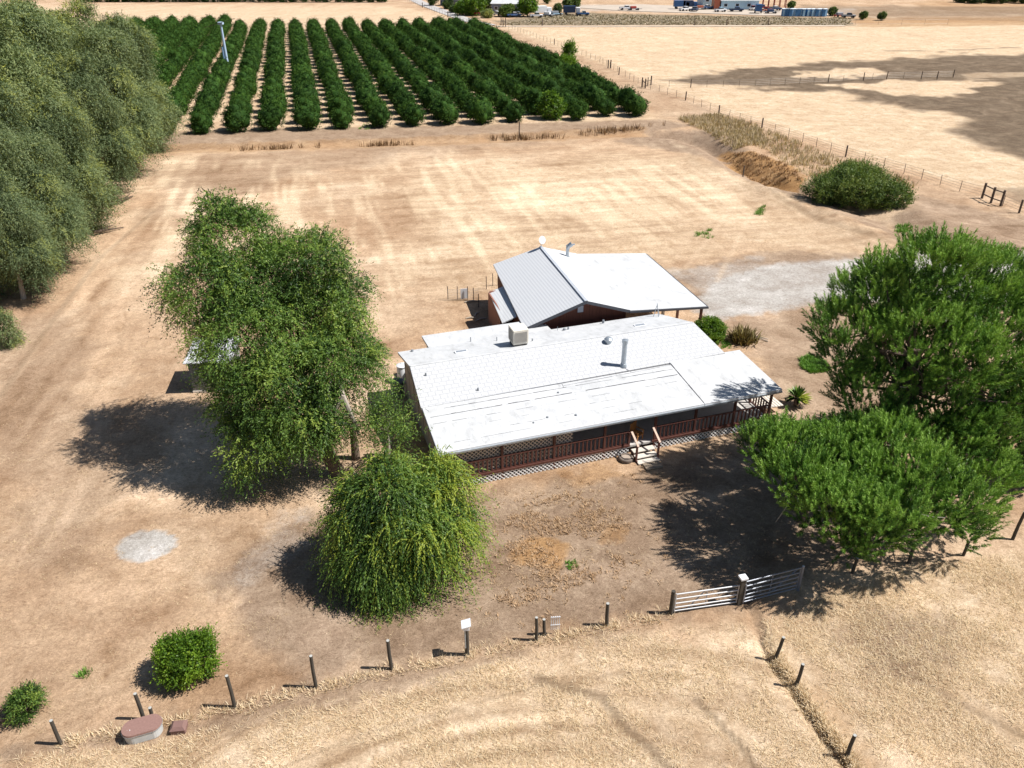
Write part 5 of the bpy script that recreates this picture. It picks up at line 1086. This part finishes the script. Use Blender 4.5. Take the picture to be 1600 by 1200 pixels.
# ================================================================ FAR YARD
def cols(name, c): return plain(name, c, .5, .06, 1)
tyre = blackm
def vehicle(name, x, y, rz, L, Wd, body, cab, label, kind='pickup', group='vehicles in the far dirt lot'):
    b = G(x, y); root = empty(name, (b[0], b[1], gz(b[0], b[1]) + .12), rz, label, 'vehicle', group); h = .45
    if kind == 'pickup':
        bd = MB().box(-L / 2, L / 2, -Wd / 2, Wd / 2, h, h + .55).build('body', body, root, bevel=.08)
        MB().prism([(-L * .1, h + .55), (L * .25, h + .55), (L * .17, h + 1.15), (-L * .06, h + 1.15)], -Wd * .45, Wd * .45).build('cab', cab, root)
        MB().prism([(-L * .105, h + .62), (L * .235, h + .62), (L * .175, h + 1.05), (-L * .065, h + 1.05)], -Wd * .455, Wd * .455).build('windows', glass, root)
        MB().box(-L / 2 + .1, -L * .12, -Wd / 2 + .1, Wd / 2 - .1, h + .553, h + .6).build('bed', darktrim, root)
    elif kind == 'truck':
        MB().box(L * .26, L / 2, -Wd / 2, Wd / 2, h, h + 2.1).build('cab', cab, root, bevel=.12); MB().box(L * .34, L / 2 + .02, -Wd * .43, Wd * .43, h + 1.1, h + 1.8).build('windscreen', glass, root)
        MB().box(-L / 2, L * .22, -Wd / 2, Wd / 2, h + .4, h + 2.6).build('load_box', body, root, bevel=.05)
    elif kind == 'trailer':
        MB().box(-L / 2, L / 2, -Wd / 2, Wd / 2, h, h + .2).build('bed', body, root); MB().box(-L * .3, L * .2, -Wd * .3, Wd * .3, h + .2, h + 1.0).build('load', cab, root, bevel=.1); MB().bar((L / 2, 0, h + .1), (L / 2 + 1.2, 0, h), .12).build('drawbar', darktrim, root)
    for sx in (-.32, .32):
        for sy in (-1, 1):
            yy = sy * Wd / 2; MB().tube([(sx * L, yy - .1, .42), (sx * L, yy + .1, .42)], .42, 12).build('wheel', tyre, root, smooth=True)
    return root
blue = cols('blue_paint', (.03, .10, .26)); navy = cols('navy_paint', (.02, .045, .11)); red = cols('red_paint', (.35, .04, .03)); wh = cols('white_paint', (.8, .8, .82)); orng = cols('rust_red_paint', (.38, .11, .06)); lb = cols('light_blue_panel', (.42, .62, .78)); gry = cols('grey_paint', (.3, .32, .35))
for a in ((978, 16, .1, 5.2, 2, wh, wh, 'white pickup alone in the middle of the far dirt lot'), (990, 16.5, .2, 4.5, 2, gry, red, 'grey trailer with a red load beside the lone white pickup', 'trailer'), (1064, 14.5, 0, 6, 2.2, blue, wh, 'blue truck at the left end of the far parked row', 'truck'),
          (1077, 14.5, 0, 5.5, 2.2, navy, blue, 'dark blue truck second in the far parked row', 'truck'), (1094, 15.5, .2, 5, 2, gry, orng, 'trailer with a rusty load between the blue trucks and the barn', 'trailer'), (1104, 15, .1, 5, 2, blue, wh, 'small blue pickup left of the far white barn'),
          (1150, 18.5, 0, 5.2, 2.1, navy, blue, 'navy pickup in front of the far white barn'), (1166, 14.5, 0, 4.6, 2, red, wh, 'red pickup at the right corner of the far white barn'), (1184, 21, 1.4, 4.2, 2.2, blue, blue, 'bright blue box truck seen end on', 'truck'),
          (1197, 19, .5, 4.6, 2, orng, red, 'orange-red pickup right of the box truck'), (1210, 17, .2, 5, 2, navy, wh, 'dark pickup under the long red-posted shed'), (1190, 14, .1, 5, 2, red, navy, 'red machine on a trailer under the long shed', 'trailer'),
          (1070, 17.5, .4, 4.6, 2, wh, wh, 'small white pickup before the blue trucks'), (1085, 18, 1.2, 4.4, 2, navy, gry, 'dark pickup seen end on between the blue trucks and the rusty load'), (1125, 19, .2, 4.4, 2, wh, lb, 'white pickup at the left corner of the far barn'), (1177, 16.5, .9, 4.4, 2, wh, red, 'white pickup with a red cab beside the long shelter'), (1204, 21.5, .1, 4.4, 2, gry, navy, 'grey trailer left of the cabins', 'trailer'), (1312, 27, .2, 4.4, 2, red, gry, 'red trailer right of the cabins', 'trailer'), (1325, 28.5, -.1, 4.6, 2, gry, navy, 'grey pickup right of the cabins'),
          (868, 24.5, .2, 5, 2.1, lb, gry, 'light blue trailer beside the white truck', 'trailer'), (838, 28, .1, 4.6, 2, wh, gry, 'white pickup in front of the round bright green tree'), (803, 27, .2, 5, 2, blue, wh, 'blue pickup right of the round green bush'), (815, 23, -.2, 5, 2, lb, wh, 'light blue pickup left of the round bright green tree'),
          (847, 24, .3, 6.5, 2.4, wh, wh, 'white truck beside the round bright green tree', 'truck'), (856, 26, -.5, 4.5, 2, gry, wh, 'pale trailer in front of the white truck', 'trailer'), (893, 24, .0, 6, 2.3, navy, wh, 'dark blue truck at the right end of the far house yard', 'truck'),
          (911, 25, .1, 4.2, 2, blue, gry, 'small blue-grey pickup at the very end of the far house yard'), (776, 25, -.6, 5, 2, wh, wh, 'white pickup among the bushes of the far house'), (749, 24, .8, 4.5, 2, red, wh, 'red and white car beside the far lane')):
    vehicle('parked_vehicle', *a) if len(a) == 8 else vehicle('parked_vehicle', *a[:8], kind=a[8])
def building(name, x, y, L, D, H, rz, wallm, roofm, label, open_front=False, cat='building', rh=1.2):
    b = G(x, y); root = empty(name, (b[0], b[1], 0), rz, label, cat)
    if open_front:
        for k in range(7):
            for yy in (0, D): MB().box(L * k / 6 - .15, L * k / 6 + .15, yy - .15, yy + .15, 0, H).build('column', wallm, root)
    else:
        MB().box(0, L, 0, D, 0, H).build('wall', wallm, root)
        for k in range(int(L / 4.5)): f = MB().box(1 + k * 4.5, 2.5 + k * 4.5, -.06, -.003, H * .35, H * .7).build('window', whitetrim, root); MB().box(1.15 + k * 4.5, 2.35 + k * 4.5, -.08, -.063, H * .38, H * .67).build('window_pane', glass, f)
    MB().prism([(-.5, H + .003), (-.5, H + .15), (D / 2, H + rh), (D + .5, H + .15), (D + .5, H + .003)], 0, L + .8).build('roof', roofm, root).matrix_local = Matrix(((0, 1, 0, -.4), (1, 0, 0, 0), (0, 0, 1, 0), (0, 0, 0, 1)))
    return root
building('far_house', 768, 19, 15, 9, 2.8, -.15, cols('slate_blue_wall', (.14, .18, .28)), white, 'low far house with a white roof and slate blue walls', cat='house')
building('far_shed', 688, 9, 13, 6, 2.2, -.2, navy, cols('grey_roof', (.45, .46, .47)), 'grey-roofed low shed beside the far lane', cat='shed')
building('far_barn', 1126, 15.5, 14.5, 14, 3.2, 0, lb, white, 'large far barn with pale blue front and white roof', cat='barn', rh=2.6)
building('far_shelter', 1174, 12, 13, 8, 3.6, -.25, red, white, 'long open shelter with red posts right of the far barn', True, 'shelter', .6)
building('far_workshop', 1098, 9, 7, 8, 4.2, .1, lb, gry, 'narrow blue workshop left of the far barn', cat='workshop')
b = G(1119.5, 15.5); o = MB().box(-1.1, 1.1, 0, 5, 0, 4.6).box(-1.15, 1.15, -.1, -.003, .1, .4).build('red_container', orng, bevel=.05); o.location = b; tag(o, 'upright red unit at the left corner of the far barn', 'container')
# turquoise canopy
b = G(724, 7); cn = empty('canopy', (b[0], b[1], 0), -.2, 'turquoise canopy on posts between the far trees', 'canopy'); MB().slab([(-3, -2, 2.9), (3, -2, 2.9), (3, 2, 3.6), (-3, 2, 3.6)], .1).build('cover', cols('turquoise', (.08, .42, .50)), cn)
for sx in (-2.8, 2.8):
    for sy in (-1.8, 1.8): MB().box(sx - .06, sx + .06, sy - .06, sy + .06, 0, 2.8).build('pole', gry, cn)
# portable toilets
proto = None; dkb = cols('toilet_blue', (.05, .19, .42)); lbd = cols('toilet_light', (.30, .52, .72)); TL = 'blue cabin standing in the long far row of portable cabins'
for i in range(20):
    x = 1223 + i * 3.45; b = G(x, 25.5 + .02 * i, 0)
    if proto is None:
        proto = empty('portable_cabin', b, 0, TL, 'cabin', 'row of blue portable cabins'); kids = [MB().box(-.52, .52, -.55, .55, .05, 2.4).build('body', dkb, proto, bevel=.03), MB().slab([(-.58, -.6, 2.5), (.58, -.6, 2.5), (.58, .6, 2.62), (-.58, .6, 2.62)], .18).build('roof', cols('cabin_roof', (.72, .80, .86)), proto), MB().box(-.33, .33, -.585, -.553, .15, 2.1).build('door', lbd, proto)]
    else:
        r = proto.copy(); col.objects.link(r); r.location = (b[0], b[1] + random.uniform(-.5, .5), 0)
        for c in kids: q = c.copy(); col.objects.link(q); q.parent = r
        r.rotation_euler.z = random.choice([0, 0, 1.57, -1.57, .1]); r['label'] = '%s blue portable cabin from the left in the far row' % ORD20[i]
tag(bpy.data.objects['portable_cabin'], 'first blue portable cabin at the left end of the far row')
r['label'] = 'last blue portable cabin at the right end of the far row'
# far trees
def far_tree(x, y, r, h, mat, label, name='far_tree', n=90, tint=0, group='trees around the far houses'):
    b = G(x, y); ls = r * .22
    return leafy_tree(name, (b[0], b[1], 0), [(b[0], b[1], h * .55, r, r, h * .42), (b[0] + r * .4, b[1], h * .7, r * .6, r * .6, h * .28), (b[0] - r * .45, b[1], h * .45, r * .6, r * .6, h * .3)], mat, barkm, n, r * .25, 10, (r * .25, .2, 4, ls * .9, ls * .5), label, 'tree', group, fork=(b[0], b[1], h * .3), r0=.2, ntop=8, yel=lambda q: tint + 0 * q[:, 0])
for a in ((824, 26, 2.9, 6.6, leafL, 'round bright green tree in the far yard', -.1), (742, 24, 3.4, 6.5, leafL, 'bright green tree behind the red and white car', -.25), (724, 24, 2.6, 4.5, leafL, 'green tree below the turquoise canopy', -.35), (760, 17, 2.4, 5, leafS, 'dark green tree left of the white-roofed far house', -.3),
          (677, 9, 2.0, 5, leafS, 'dark tree at the head of the far lane', -.3), (793, 26, 2.6, 3.4, leafS, 'round green bush in front of the white-roofed far house', .05), (761, 28, 1.8, 2.4, leafE, 'grey-green bush beside the far lane', .2), (871, 23, 1.4, 3.6, leafS, 'slim green tree between the two far trucks', -.2),
          (892, 13, 3.0, 3.6, leafS, 'low green trees behind the dark blue truck', -.1), (855, 6, 1.4, 3.2, leafS, 'small green tree behind the white truck', -.1), (1300, 25, 1.3, 2.8, leafS, 'first small green tree right of the cabins', -.1), (1348, 31, 1.2, 2.6, leafS, 'second small green tree right of the cabins', -.1),
          (1377, 32, 1.2, 2.6, leafS, 'third small green tree right of the cabins', -.1), (1236, 13, 1.3, 2.4, leafS, 'small tree behind the row of cabins', 0), (700, 14, 1.8, 3.2, leafS, 'dark hedge tree beside the grey far shed', -.3), (712, 20, 2.0, 2.4, leafS, 'low dark hedge bush along the far lane', -.3)):
    far_tree(*a[:6], tint=a[6])
for i, x in enumerate(range(410, 610, 17)): far_tree(x, 3.5, 2.2, 3.0, leafO, 'dark far tree of the row beyond the pale field', 'far_orchard_tree', 50, group='row of trees beyond the pale field')
for i, x in enumerate(range(130, 410, 14)): far_tree(x, 3.0, 2.6, 3.6, leafO, 'dark far tree of the row at the top left', 'far_orchard_tree', 50, group='row of trees at the top left edge')
for i, x in enumerate(range(1500, 1680, 12)): far_tree(x, 3.5 + (i % 3), 2.6, 4.0, leafS, 'dark far tree at the upper right corner', 'far_tree', 50, -.35, group='tree belt at the upper right corner')
